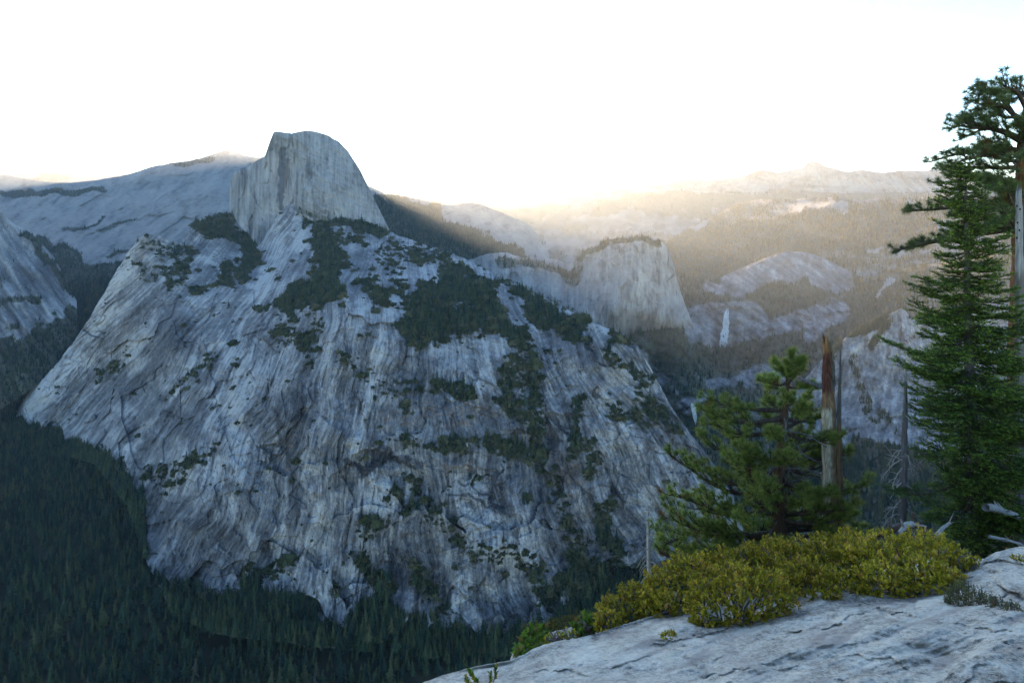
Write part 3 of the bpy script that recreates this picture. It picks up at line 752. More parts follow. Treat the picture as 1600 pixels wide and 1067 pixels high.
def conifer_mesh(name, seed, mat, width=0.16, tiers=8, bare=0.12):
    """one-metre conifer: a thin stem and ragged drooping tiers"""
    rng = np.random.default_rng(seed)
    v, f = [], []
    def add(vs, fs):
        o = len(v); v.extend(vs); f.extend([tuple(i + o for i in q) for q in fs])
    add([(0.012, 0, 0), (-0.006, 0.01, 0), (-0.006, -0.01, 0), (0, 0, 0.9)], [(0, 1, 3), (1, 2, 3), (2, 0, 3)])
    for k in range(tiers):
        u = k / (tiers - 1)
        z0 = bare + (0.93 - bare) * u
        r = width * (1 - u) ** 0.85 * rng.uniform(0.75, 1.15) + 0.012
        n = 9
        top = z0 + 0.07 + 0.10 * (1 - u)
        ox, oy = rng.normal(0, 0.012, 2)
        ring = []
        a0 = rng.random() * 6.28
        for i in range(n):
            a = a0 + i * 2 * math.pi / n + rng.normal(0, 0.12)
            q = r * (rng.uniform(0.85, 1.25) if i % 2 else rng.uniform(0.35, 0.6))
            ring.append((ox + q * math.cos(a), oy + q * math.sin(a), z0 - (0.035 if i % 2 else -0.02) * rng.uniform(0.5, 1.5)))
        add([(ox, oy, min(top, 1.0))] + ring, [(0, 1 + i, 1 + (i + 1) % n) for i in range(n)])
        add([(ox, oy, z0 + 0.02)] + ring, [(0, 1 + (i + 1) % n, 1 + i) for i in range(n)])
    me = mesh_from(name, np.array(v), np.array(f), False)
    me.materials.append(mat)
    return me

def bush_mesh(name, seed, mat):
    rng = np.random.default_rng(seed)
    v, f = [], []
    for k in range(26):
        d = rng.normal(size=3); d[2] = abs(d[2]); d /= np.linalg.norm(d)
        p = d * rng.uniform(0.5, 1.0) * np.array([0.75, 0.75, 0.62])
        s = rng.uniform(0.22, 0.4)
        a, b = rng.normal(size=3), rng.normal(size=3)
        a /= np.linalg.norm(a); b -= a * (a @ b); b /= np.linalg.norm(b)
        o = len(v)
        v += [p + a * s, p + b * s, p - a * s + d * 0.1, p - b * s]
        f += [(o, o+1, o+2), (o, o+2, o+3)]
    me = mesh_from(name, np.array(v), np.array(f), False)
    me.materials.append(mat)
    return me

def forest(name, pts, sizes, protos, label, thin=1.0, seed=0):
    """countless far trees: one object, the given tree meshes set out on its points"""
    me = bpy.data.meshes.new(name)
    me.vertices.add(len(pts))
    me.vertices.foreach_set('co', np.asarray(pts, np.float32).ravel())
    a = me.attributes.new('size', 'FLOAT', 'POINT')
    a.data.foreach_set('value', np.asarray(sizes, np.float32))
    o = link(name, me)
    tag(o, label, kind='stuff')
    ng = bpy.data.node_groups.new(name, 'GeometryNodeTree')
    ng.interface.new_socket('Geometry', in_out='INPUT', socket_type='NodeSocketGeometry')
    ng.interface.new_socket('Geometry', in_out='OUTPUT', socket_type='NodeSocketGeometry')
    N, L = ng.nodes, ng.links
    gi, go = N.new('NodeGroupInput'), N.new('NodeGroupOutput')
    jn = N.new('GeometryNodeJoinGeometry')
    for p in protos:
        oi = N.new('GeometryNodeObjectInfo')
        oi.inputs['Object'].default_value = p
        oi.inputs['As Instance'].default_value = True
        L.new(oi.outputs['Geometry'], jn.inputs[0])
    ip = N.new('GeometryNodeInstanceOnPoints')
    ip.inputs['Pick Instance'].default_value = True
    L.new(gi.outputs[0], ip.inputs['Points'])
    L.new(jn.outputs[0], ip.inputs['Instance'])
    rv = N.new('FunctionNodeRandomValue'); rv.data_type = 'FLOAT_VECTOR'
    rv.inputs['Min'].default_value = (-0.05, -0.05, 0); rv.inputs['Max'].default_value = (0.05, 0.05, 6.28)
    rv.inputs['Seed'].default_value = seed
    L.new(rv.outputs[0], ip.inputs['Rotation'])
    ri = N.new('FunctionNodeRandomValue'); ri.data_type = 'INT'
    ri.inputs['Min'].default_value = 0; ri.inputs['Max'].default_value = len(protos) - 1
    ri.inputs['Seed'].default_value = seed + 5
    L.new(ri.outputs[2], ip.inputs['Instance Index'])
    na = N.new('GeometryNodeInputNamedAttribute'); na.data_type = 'FLOAT'
    na.inputs['Name'].default_value = 'size'
    rs = N.new('FunctionNodeRandomValue'); rs.data_type = 'FLOAT_VECTOR'
    rs.inputs['Min'].default_value = (0.75, 0.75, 1.0); rs.inputs['Max'].default_value = (1.35, 1.35, 1.0)
    rs.inputs['Seed'].default_value = seed + 9
    mu = N.new('ShaderNodeVectorMath'); mu.operation = 'SCALE'
    L.new(rs.outputs[0], mu.inputs[0]); L.new(na.outputs[0], mu.inputs['Scale'])
    L.new(mu.outputs[0], ip.inputs['Scale'])
    L.new(ip.outputs[0], go.inputs[0])
    md = o.modifiers.new('trees', 'NODES')
    md.node_group = ng
    return o

# trees of the valley floor
_n = 110000
_Y = np.sqrt(RNG.uniform(1180 ** 2, 5400 ** 2, _n))
_px = RNG.uniform(-160, 1150, _n)
_X = (_px - CX) / F * _Y
_Z = ground_z(_X, _Y)
_py = HY - F * _Z / _Y
_wx = WALL[0][0]
_c = np.clip(np.round((_px - _wx[0]) / (_wx[-1] - _wx[0]) * (len(_wx) - 1)).astype(int), 0, len(_wx) - 1)
_t0, _t1 = WALL[1][0][_c], WALL[1][-1][_c]
_rw = np.round((_py - _t0) / (_t1 - _t0) * (len(WALL[1]) - 1)).astype(int)
_in = (_rw >= 0) & (_rw < len(WALL[1])) & (_px > _wx[0]) & (_px < _wx[-1])
_wy = WALL[2][np.clip(_rw, 0, len(WALL[1]) - 1), _c, 1]
_keep = ~_in | (_Y < _wy + 12)
_keep &= ~((_px > 640) & (_py > 1060 - (_px - 640) * 0.16))
_keep &= ~((_px > 1020))
_gap = fbm(_px * 0.02, _py * 0.03, 2.0, 4)
_keep &= RNG.random(_n) < np.clip(1.0 - 0.0 * _Y, 0.2, 1) * np.where(_gap > 0.34, 0.25, 1.0)
for _p in ([(45,830),(65,870)], [(60,930),(70,960)], [(365,990),(350,1010)], [(320,1040),(340,1000)], [(505,985),(508,1010)]):
    _d, _ = polydist(_p, _px, _py)
    _keep &= _d > 7
_pts = np.stack([_X, _Y, _Z - 1.0], -1)[_keep]
_siz = 29 * np.exp(RNG.normal(0, 0.30, _keep.sum()))
_foot = SCATTER.pop('valley_forest')
_pts = np.concatenate([_pts] + [q[0] for q in _foot]); _siz = np.concatenate([_siz] + [q[1] for q in _foot])
_d = np.linalg.norm(_pts, axis=1)
_vpx = CX + F * _pts[:, 0] / _pts[:, 1]; _vpy = HY - F * (_pts[:, 2] + _siz * 0.6) / _pts[:, 1]
_vis = (_vpx > 4) & (_vpx < 630) & (_vpy < 1062)
_big = np.argsort(np.where(_vis, -_siz / _d, 9))[:300]
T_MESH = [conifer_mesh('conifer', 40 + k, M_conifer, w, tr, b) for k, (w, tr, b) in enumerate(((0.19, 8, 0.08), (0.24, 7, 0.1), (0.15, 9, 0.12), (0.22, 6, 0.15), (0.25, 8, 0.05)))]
H_MESH = [conifer_mesh('hill_conifer', 60 + k, M_hill_sunlit, w, tr, b) for k, (w, tr, b) in enumerate(((0.17, 6, 0.1), (0.21, 6, 0.1), (0.15, 7, 0.15)))]
B_MESH = [bush_mesh('scrub_bush', 80 + k, M_scrub) for k in range(3)]
_near = []
for k, i in enumerate(_big):
    o = bpy.data.objects.new('conifer', T_MESH[k % 5])
    COL.objects.link(o)
    o.location = _pts[i]
    o.rotation_euler = (0, 0, RNG.random() * 6.28)
    w = _siz[i] * RNG.uniform(0.85, 1.25)
    o.scale = (w, w, _siz[i])
    tag(o, 'dark green conifer standing in the closed forest at the bottom of the valley', 'tree', 'conifers on the valley floor')
    _near.append(o)
O_MESH = [conifer_mesh('olive_conifer', 90 + k, M_olive, w, tr, 0.1) for k, (w, tr) in enumerate(((0.22, 7), (0.17, 8)))]
for k in range(2):
    i = _big[290 + k]
    o = bpy.data.objects.new('olive_conifer', O_MESH[k])
    COL.objects.link(o)
    o.location = _pts[i] + np.array([9.0, 6.0, 0.0]); o.scale = (_siz[i],) * 3
    tag(o, 'lighter olive green conifer among the dark trees of the valley floor', 'tree', 'olive conifers on the valley floor')
    _near.append(o)
MIXED = _near[:5] + _near[:3] + _near[-2:]
LEDGE = _near[:3] + _near[-2:]
_rest = np.setdiff1d(np.arange(len(_pts)), _big)
forest('valley_forest', _pts[_rest], _siz[_rest], MIXED, 'dark conifer forest filling the valley floor', seed=1)

def proto(me, p, s, label, cat, group):
    o = bpy.data.objects.new(me.name, me)
    COL.objects.link(o)
    o.location = p; o.scale = (s, s, s)
    return tag(o, label, cat, group)

def all_of(key):
    q = SCATTER[key]
    return np.concatenate([a for a, _ in q]), np.concatenate([b for _, b in q])

p, s = all_of('sun_forest')
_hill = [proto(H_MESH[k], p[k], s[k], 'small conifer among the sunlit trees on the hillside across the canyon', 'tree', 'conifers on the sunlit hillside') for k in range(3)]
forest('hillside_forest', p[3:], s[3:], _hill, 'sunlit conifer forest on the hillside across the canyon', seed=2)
p, s = all_of('far_forest')
forest('far_forest', p, s, _near[:5], 'scattered far conifers on the hazy slopes and slabs', seed=3)
p, s = all_of('canyon_forest')
forest('canyon_forest', p, s, MIXED, 'dark conifer forest in the canyon by the waterfalls', seed=4)
p, s = all_of('ledge_forest')
forest('ledge_forest', p, s, LEDGE, 'conifers crowding the ledges of the great wall', seed=5)
p, s = all_of('scrub')
_b = [proto(B_MESH[k], p[k], s[k], 'small round evergreen bush clinging to the great wall', 'bush', 'bushes on the great wall') for k in range(3)]
forest('cliff_scrub', p[3:], s[3:], _b, 'scrub dotted over the great wall', seed=6)

# ------------------------------------------------------------------ waterfalls
def water_material():
    t = NT('falling water')
    n = t.noise(t.coord((1, 1, 0.12)), 0.25, 4, 0.6)
    t.color(t.ramp(n, [(0.3, (0.36, 0.38, 0.40)), (0.62, (0.72, 0.73, 0.75))]))
    t.bsdf.inputs['Roughness'].default_value = 0.5
    return t.m
M_water = water_material()

def fall(name, path, relief_data, label, lift=14, strands=7, seed=1):
    """path: (px, py, half width px); ragged strands of water leaving the lip and spreading as they drop"""
    PX, PY, V, cov = relief_data
    rg = np.random.default_rng(seed)
    pp = np.array(path, float)
    n = 34
    v, f = [], []
    for q in range(strands):
        u0 = (q + 0.5) / strands * 2 - 1
        a, b = rg.uniform(0, 0.06) + 0.10 * abs(u0) * rg.random(), 1 - rg.uniform(0, 0.30) * (0.3 + abs(u0))
        ys = pp[0, 1] + (pp[-1, 1] - pp[0, 1]) * np.linspace(a, b, n)
        x0 = np.interp(ys, pp[:, 1], pp[:, 0]); w = np.interp(ys, pp[:, 1], pp[:, 2])
        wig = fbm(ys * 0.12, ys * 0 + q * 3.3, 2.0, 3) * 0.5
        thick = w / strands * (1.7 + fbm(ys * 0.35, ys * 0 + q * 7.7, 5.0, 3) * 1.8)
        thick *= np.clip(np.linspace(0, 1, n) * 8, 0.25, 1) * np.clip(np.linspace(1, 0, n) * 5, 0.1, 1)
        Y0 = None
        o = len(v)
        for i in range(n):
            k = np.argmin(np.abs(PX[0] - x0[i])); r = np.argmin(np.abs(PY[:, k] - ys[i]))
            d = V[max(r - 2, 0):r + 3, max(k - 2, 0):k + 3, 1].min() - lift
            Y0 = d if Y0 is None else min(Y0 - 0.3, d)
            c = x0[i] + w[i] * (u0 + wig[i])
            for e, dy in ((-1, 2), (0, -3), (1, 2), (0, 5)):
                v.append(at(c + e * max(thick[i], 0.08), ys[i], Y0 + dy))
        for i in range(n - 1):
            for e in range(4):
                g, h = o + i * 4 + e, o + i * 4 + (e + 1) % 4
                f.append((g, h, h + 4, g + 4))
    o = link(name, mesh_from(name, np.array(v), np.array(f)), M_water)
    return tag(o, label, 'waterfall')

fall('waterfall', [(1136,479,2.5),(1135,490,3.5),(1134,510,4.5),(1132,530,6.5),(1131,540,7.5),(1134,546,5)], APRON, 'tall white waterfall pouring over the pale cliff in the canyon')
fall('waterfall', [(1083,628,4),(1084,640,3.2),(1086,655,2.2),(1088,667,1.2)], APRON, 'short thin waterfall in the dark gorge left of the broken snag', 10, 4, 3)
# ------------------------------------------------------------------ the ledge underfoot
def ledge_rock(name):
    t = NT(name)
    a = t.attr('cover')
    v = t.coord()
    st = t.coord((1.0, 0.55, 1.0))
    g1 = t.noise(v, 1.7, 6, 0.65, 0.6)
    g2 = t.noise(st, 9.0, 6, 0.7, 0.4)
    g3 = t.noise(v, 40.0, 3, 0.7)
    g4 = t.noise(v, 120.0, 2, 0.6)
    k = t.math('ADD', a[0], t.math('MULTIPLY', t.math('SUBTRACT', g1, 0.5), 0.9))
    k = t.math('ADD', k, t.math('MULTIPLY', t.math('SUBTRACT', g2, 0.5), 0.9))
    k = t.math('ADD', k, t.math('MULTIPLY', t.math('SUBTRACT', g3, 0.5), 1.3))
    k = t.math('ADD', k, t.math('MULTIPLY', t.math('SUBTRACT', g4, 0.5), 0.8), True)
    c = t.ramp(k, [(0.0, (0.08, 0.069, 0.06)), (0.3, (0.31, 0.268, 0.227)), (0.6, (0.53, 0.468, 0.395)), (1.0, (0.72, 0.645, 0.55))])
    c = t.mix(t.math('MULTIPLY', a[2], 0.7), c, (0.235, 0.185, 0.17))
    li = t.ramp(t.noise(v, 14.0, 4, 0.7), [(0.62, (0, 0, 0)), (0.68, (1, 1, 1))])
    c = t.mix(t.math('MULTIPLY', t.math('MULTIPLY', li, a[1]), 0.8), c, (0.05, 0.05, 0.05))
    t.color(c)
    h = t.math('ADD', t.math('MULTIPLY', g1, 1.2), g2)
    h = t.math('ADD', h, t.math('MULTIPLY', g3, 0.22))
    h = t.math('ADD', h, t.math('MULTIPLY', g4, 0.07))
    t.bump(h, 0.035, 1.0)
    return t.m
M_ledge = ledge_rock('ledge granite')

def cracks(px, py, items, wob=8):
    out = np.zeros(px.shape)
    wx = fbm(px * 0.03, py * 0.06, 1.3, 4) * wob; wy = fbm(px * 0.03, py * 0.06, 4.3, 4) * wob
    for pts, w, m in items:
        d, s = polydist(pts, px + wx, py + wy)
        e = sm(0, 12, px - min(p[0] for p in pts) + 6) * sm(0, 12, max(p[0] for p in pts) + 6 - px)
        out += m * np.exp(-(d / w) ** 2) * e
    return out

CRACKS = [([(1225,993),(1255,984),(1300,975)], 2.2, .06), ([(1340,955),(1382,952),(1408,958),(1430,964)], 2.6, .08), ([(955,1046),(985,1030)], 2.0, .05), ([(850,1045),(880,1048),(895,1056)], 2.0, .06),
          ([(1425,935),(1432,955),(1440,965)], 2.2, .05), ([(1064,1020),(1082,1035),(1090,1045)], 4, .07), ([(1490,970),(1530,985)], 2, .05), ([(1500,985),(1600,995)], 2.0, .04), ([(1380,1018),(1440,1060)], 2, .04),
          ([(1560,1000),(1600,1015)], 2.2, .05), ([(1200,1055),(1260,1035)], 2.4, .05), ([(1400,1070),(1420,1040)], 2, .04), ([(1090,1050),(1150,1010),(1200,995)], 3, .04), ([(975,982),(968,1005)], 2, .05), ([(1010,1005),(1100,990),(1200,968)], 3, .05),
          ([(700,1062),(760,1058)], 2, .03), ([(1310,1010),(1380,1000)], 2, .04), ([(1550,960),(1600,975)], 2.4, .06)]
L_STEPS = [([(1180,1005),(1230,993),(1300,976),(1345,956),(1400,955),(1440,966)], .16, 24), ([(1010,1008),(1100,992),(1160,978),(1215,968)], .20, 30), ([(820,1052),(880,1046),(940,1058)], .12, 20), ([(1240,1040),(1330,1022),(1420,1030)], .10, 22), ([(940,1050),(980,1034),(1030,1020)], .10, 18),
           ([(1480,968),(1520,978),(1600,990)], .12, 26), ([(1080,1062),(1180,1040),(1240,1028)], .1, 18)]

def ledge_disp(PX, PY, X, Y, Z):
    u = PX * 0.93 - PY * -0.35; v = PY * 0.93 + PX * 0.35
    d = fbm(X / 0.9, Y / 1.4, 2.0, 4) * 0.36 + fbm(X / 0.22, Y / 0.35, 6.0, 4) * 0.05 + fbm(u * 0.006, v * 0.03, 3.0, 4) * 0.16
    return d + cracks(PX, PY, CRACKS) * 0.6 * (0.3 + sm(-0.3, 0.4, fbm(PX * 0.06, PY * 0.1, 8.0, 3))) + steps(PX, PY, L_STEPS) * 0.3

def ledge_paint(PX, PY, X, Y, Z):
    u = PX * 0.93 - PY * -0.35; v = PY * 0.93 + PX * 0.35
    k = 0.56 + fbm(u * 0.012, v * 0.06, 1.0, 5, 0.6) * 0.4 + fbm(PX * 0.12, PY * 0.25, 3.0, 4) * 0.25
    k = k - np.clip(cracks(PX, PY, CRACKS) * 4, 0, 0.3) * sm(-0.3, 0.4, fbm(PX * 0.06, PY * 0.1, 8.0, 3))
    dirt = strokes(PX, PY, [([(930,992),(1000,968),(1075,955)],9,.8),([(1090,985),(1190,970),(1300,946),(1440,932),(1500,910)],9,.7)], 5)
    k = k - dirt * 0.45
    rust = np.clip(sm(0.05, 0.45, fbm(u * 0.012, v * 0.045, 9.0, 4)) + strokes(PX, PY, [([(1290,990),(1340,975)],10,.5),([(1280,1000),(1270,1040)],10,.4),([(880,1020),(920,1015)],8,.2),([(1130,1020),(1180,1040)],16,.4)], 10), 0, 0.9)
    li = sm(0.0, 0.4, fbm(PX * 0.02, PY * 0.05, 5.0, 4) + (PX - 1350) * 0.0012)
    return k, li, rust

relief('granite_ledge',
       [(560,1130),(620,1088),(660,1066),(690,1055),(716,1048),(745,1040),(775,1035),(800,1030),(818,1022),(832,1014),(850,1006),(872,1001),(905,996),(935,988),(985,972),(1040,955),(1090,935),(1200,908),(1300,886),(1400,876),(1460,874),(1540,872),(1600,868),(1760,860),(2000,870),(2600,880),(3600,900)],
       [(560,1140),(700,1140),(1000,1140),(1400,1140),(1760,1140),(3600,1160)],
       [(560,1130,4.0),(660,1066,4.7),(745,1040,5.0),(832,1014,5.4),(935,988,5.9),(1075,955,6.4),(1090,990,5.6),(1090,935,7.2),(1300,945,6.0),(1300,886,7.8),(1440,930,6.0),(1460,874,7.8),(1540,900,6.2),(1600,960,4.9),(1600,868,7.2),(1760,860,7.2),(660,1110,3.9),(1000,1110,3.5),(1300,1110,3.3),(1600,1110,3.2),(2000,1110,3.2),(2000,870,7.0),(2600,880,6.5),(2600,1140,3.0),(3600,900,6.0),(3600,1150,2.8),(1000,1050,4.5),(1300,1030,4.3),(1500,1000,4.6),(700,1140,3.6),(1500,1140,3.0)],
       500, 210, M_ledge, ledge_disp, ledge_paint, 2.0, 0.05, 2.2, -40, tail=(1700, 60), label='sloping grey granite ledge in front of the bushes')

# the slope under the trees, dropping to the valley
def soil_material():
    t = NT('slope soil')
    n = t.noise(t.coord(), 1.3, 6, 0.65)
    t.color(t.ramp(n, [(0.3, (0.035, 0.028, 0.022)), (0.55, (0.085, 0.07, 0.055)), (0.75, (0.22, 0.21, 0.20))]))
    t.bump(n, 0.2)
    return t.m
relief('wooded_slope',
       [(960,1010),(1020,945),(1060,922),(1200,900),(1300,888),(1400,868),(1480,856),(1600,846),(1800,830),(2100,835),(3400,840)],
       [(960,1030),(1060,1010),(1400,960),(1800,930),(2100,960),(3400,980)],
       [(960,1010,16),(1200,900,22),(1400,868,22),(1600,846,22),(2100,835,20),(3400,840,18),(3400,980,8),(960,1030,11),(1060,1010,9.5),(1400,960,9),(1800,930,9),(2100,960,9),(1200,930,15),(1500,890,14)],
       120, 40, soil_material(), lambda PX, PY, X, Y, Z: fbm(X / 3, Y / 4, 2.0, 4) * 1.2, None, 3, 0.05, 12, -60, label='shaded slope under the trees behind the bushes')

def block(name, label, outline_top, outline_bot, ctrl, nx, ny, back, zmin, amp, tone=0.5, lich=0.6, cr=()):
    def dd(PX, PY, X, Y, Z):
        f1, e1 = facets(PX * 0.03, PY * 0.045, 5)
        return fbm(X / 0.5, Z / 0.5, 3.0, 5, 0.55) * amp + f1 * amp * 0.5 + cracks(PX, PY, list(cr)) * 1.5 + fbm(X / 0.09, Z / 0.09, 7.0, 3) * amp * 0.2
    def pp(PX, PY, X, Y, Z):
        k = tone + fbm(PX * 0.04, PY * 0.06, 1.0, 5, 0.6) * 0.5 - np.clip(cracks(PX, PY, list(cr)) * 8, 0, .6)
        return k, k * 0 + lich, sm(0.15, 0.5, fbm(PX * 0.03, PY * 0.05, 9.0, 4)) * 0.6
    o, *_ = relief(name, outline_top, outline_bot, ctrl, nx, ny, M_ledge, dd, pp, 2.0, 0.08, back, zmin)
    del o['kind']
    return tag(o, label, 'rock')

block('boulder', 'large rounded granite boulder with dark lichen right of the bushes',
      [(1512,925),(1520,902),(1530,884),(1540,872),(1556,863),(1575,858),(1595,854),(1630,850),(1690,856),(1740,890),(1770,940)],
      [(1512,930),(1535,938),(1575,958),(1620,985),(1700,990),(1770,960)],
      [(1512,925,6.3),(1540,872,6.6),(1595,854,6.9),(1740,890,6.4),(1535,938,5.75),(1575,958,5.25),(1620,985,4.8),(1700,990,4.7),(1770,960,5.2),(1590,900,5.9),(1660,920,5.5)],
      120, 80, 1.2, -4.6, 0.10, 0.5, 0.8, [([(1548,905),(1575,925),(1600,935)], 2.5, .06), ([(1535,880),(1570,875),(1600,882)], 2.0, .04), ([(1520,905),(1560,893)], 2, .04)])
block('boulder', 'dark lichen covered stone at the lower right corner of the ledge',
      [(1470,1075),(1482,1052),(1498,1036),(1525,1026),(1560,1022),(1600,1018),(1660,1024),(1720,1070)],
      [(1470,1110),(1530,1130),(1600,1130),(1720,1120)],
      [(1470,1075,3.6),(1498,1036,3.75),(1600,1018,3.95),(1720,1070,3.7),(1470,1110,3.3),(1530,1130,3.1),(1720,1120,3.1),(1580,1060,3.5)],
      100, 60, 0.5, -3.2, 0.06, 0.36, 1.0)
block('outcrop', 'square edged granite outcrop jutting out below the low olive mat of plants',
      [(797,1030),(803,1014),(810,1004),(822,1000),(845,992),(870,984),(900,978),(925,974),(945,985)],
      [(797,1036),(830,1060),(880,1050),(925,1035),(945,1020)],
      [(797,1030,8.0),(810,1004,8.2),(845,992,8.6),(925,974,9.2),(945,985,9.2),(797,1036,7.8),(830,1060,7.0),(925,1035,7.2),(945,1020,7.3),(850,1010,8.0)],
      110, 50, 2.0, -14, 0.10, 0.42, 0.9, [([(812,1005),(806,1030)], 2.5, .08), ([(822,1003),(815,1035)], 2, .08), ([(860,990),(850,1010)], 3, .08), ([(880,985),(885,1000)], 3, .08)])

# ------------------------------------------------------------------ leaves, wood, needles
def wood_material(name, dark, light, scale=(14, 14, 1.6), bump=0.02, attr=False, rough=0.9):
    t = NT(name)
    n = t.noise(t.coord(scale), 1.0, 6, 0.65, 0.5)
    n2 = t.noise(t.coord(scale), 3.3, 4, 0.6)
    k = t.math('ADD', t.math('MULTIPLY', n, 0.65), t.math('MULTIPLY', n2, 0.35))
    c = t.ramp(k, [(0.32, dark), (0.66, light)])
    if attr:
        a = t.n.new('ShaderNodeAttribute'); a.attribute_name = 'tint'
        c = t.mix(1.0, a.outputs['Color'], t.ramp(k, [(0.3, (0.45, 0.45, 0.45)), (0.55, (1, 1, 1)), (0.75, (1.3, 1.3, 1.3))]), 'MULTIPLY')
    t.color(c)
    t.bump(k, bump, 1.0)
    return t.m
M_bark = wood_material('pine bark', (0.035, 0.022, 0.016), (0.17, 0.095, 0.06), (9, 9, 2.0), 0.05)
M_firbark = wood_material('fir bark', (0.04, 0.036, 0.033), (0.17, 0.155, 0.145), (10, 10, 4.0), 0.03)
M_limb = wood_material('limb bark', (0.03, 0.022, 0.018), (0.11, 0.08, 0.06), (12, 12, 12), 0.02)
M_dead = wood_material('weathered wood', (0.20, 0.185, 0.175), (0.50, 0.47, 0.44), (22, 22, 2.2), 0.02)
M_deadbark = wood_material('dead bark', (0.05, 0.045, 0.045), (0.22, 0.20, 0.19), (16, 16, 2.6), 0.03)
M_snag = wood_material('snag wood', (0, 0, 0), (1, 1, 1), (16, 16, 1.0), 0.04, True)
M_twig = wood_material('twigs', (0.055, 0.04, 0.034), (0.20, 0.165, 0.15), (20, 20, 20), 0.01)
M_needle = foliage_material('pine needles', None, 0.4, 'tint', 0.5)
M_fir = foliage_material('fir needles', None, 0.4, 'tint', 0.45)
M_leaf = foliage_material('shrub leaves', None, 0.42, 'tint', 0.4)

def unit(v):
    v = np.asarray(v, float)
    return v / (np.linalg.norm(v) + 1e-12)

class Soup:
    """collects vertices, faces and a tint per vertex"""
    def __init__(self):
        self.v, self.f3, self.f4, self.c, self.n = [], [], [], [], 0
    def add(self, v, f, c=None):
        v = np.asarray(v, float).reshape(-1, 3); f = np.asarray(f, int)
        if f.shape[1] == 3: self.f3.append(f + self.n)
        else: self.f4.append(f + self.n)
        self.v.append(v); self.n += len(v)
        if c is None: c = (1, 1, 1)
        c = np.asarray(c, float)
        if c.ndim == 1: c = np.repeat(c[None], len(v), 0)
        self.c.append(c)
    def tube(self, pts, radii, k=6, c=None, cap=True, rough=0.0, rng=None):
        pts = np.asarray(pts, float); n = len(pts)
        radii = np.broadcast_to(np.asarray(radii, float), (n,))
        tan = np.gradient(pts, axis=0)
        ref = np.array([0.31, 0.95, 0.05]) if abs(unit(tan[0])[1]) < 0.9 else np.array([1.0, 0, 0.1])
        V = []
        for i in range(n):
            t = unit(tan[i]); a = unit(np.cross(t, ref)); b = np.cross(t, a)
            ang = np.arange(k) * 2 * np.pi / k
            r = radii[i] * (1 + (rough * rng.normal(size=k) if rng is not None else 0))
            V.append(pts[i] + (np.cos(ang) * r)[:, None] * a + (np.sin(ang) * r)[:, None] * b)
        V = np.concatenate(V)
        idx = np.arange(n * k).reshape(n, k)
        q = np.stack([idx[:-1], np.roll(idx[:-1], -1, 1), np.roll(idx[1:], -1, 1), idx[1:]], -1).reshape(-1, 4)
        self.add(V, q, c)
        if cap and k >= 4:
            o = self.n
            self.add(pts[-1:] , np.zeros((0, 3), int), c if c is None or np.ndim(c) == 1 else np.asarray(c)[-1])
            self.f3.append(np.array([(o - k + i, o - k + (i + 1) % k, o) for i in range(k)]))
    def build(self, name, mat, parent=None, smooth=True, world_parent=None):
        if not self.v: return None
        v = np.concatenate(self.v)
        if parent is not None:
            v = v - np.array(origin(parent))
        c = np.concatenate(self.c); c = np.concatenate([c, np.ones((len(c), 1))], 1)
        fl = []
        if self.f3: fl.append(np.concatenate(self.f3))
        if self.f4: fl.append(np.concatenate(self.f4))
        return link(name, mesh_from(name, v, fl, smooth, {'tint': c}), mat, parent)

def origin(o):
    p = np.zeros(3)
    while o is not None:
        p += np.array(o.location); o = o.parent
    return p

def curve(a, b, sag, n=7, rng=None, wob=0.0):
    """from a to b, bowed by sag (a vector), with some wobble"""
    a, b, sag = (np.asarray(q, float) for q in (a, b, sag))
    t = np.linspace(0, 1, n)[:, None]
    p = a + (b - a) * t + sag * (4 * t * (1 - t))
    if rng is not None and wob:
        w = rng.normal(0, wob, (n, 3)); w[0] = 0
        p = p + np.cumsum(w, 0) * 0.6
    return p

def along(p, t):
    p = np.asarray(p); n = len(p) - 1
    x = np.clip(t * n, 0, n - 1e-6); i = int(x)
    return p[i] + (p[i + 1] - p[i]) * (x - i), unit(p[i + 1] - p[i])

def tufts(soup, centres, dirs, rng, length, width, count, base, tip):
    """bottle-brush bunches of needles at twig ends"""
    m = len(centres)
    C = np.repeat(np.asarray(centres), count, 0); D = np.repeat(np.asarray(dirs), count, 0)
    N = m * count
    back = rng.random(N) ** 1.5
    r = rng.normal(size=(N, 3)); r /= np.linalg.norm(r, axis=1)[:, None]
    d = D * (0.75 - 0.6 * back[:, None]) + r * 0.95
    d[:, 2] += 0.18
    d /= np.linalg.norm(d, axis=1)[:, None]
    L = length * rng.uniform(0.65, 1.1, N)
    p = C - D * (back * length * 0.55)[:, None]
    s = np.cross(d, rng.normal(size=(N, 3))); s /= np.linalg.norm(s, axis=1)[:, None]
    w = width * rng.uniform(0.7, 1.2, N)
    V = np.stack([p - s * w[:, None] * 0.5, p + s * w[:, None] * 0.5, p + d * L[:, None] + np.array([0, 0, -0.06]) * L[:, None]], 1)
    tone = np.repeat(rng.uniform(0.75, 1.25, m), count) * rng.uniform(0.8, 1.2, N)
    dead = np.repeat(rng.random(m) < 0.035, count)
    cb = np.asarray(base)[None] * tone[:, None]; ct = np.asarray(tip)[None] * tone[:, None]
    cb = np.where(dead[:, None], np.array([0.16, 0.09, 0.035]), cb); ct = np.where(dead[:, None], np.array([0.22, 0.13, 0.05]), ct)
    soup.add(V.reshape(-1, 3), np.arange(N * 3).reshape(-1, 3), np.stack([cb, cb, ct], 1).reshape(-1, 3))

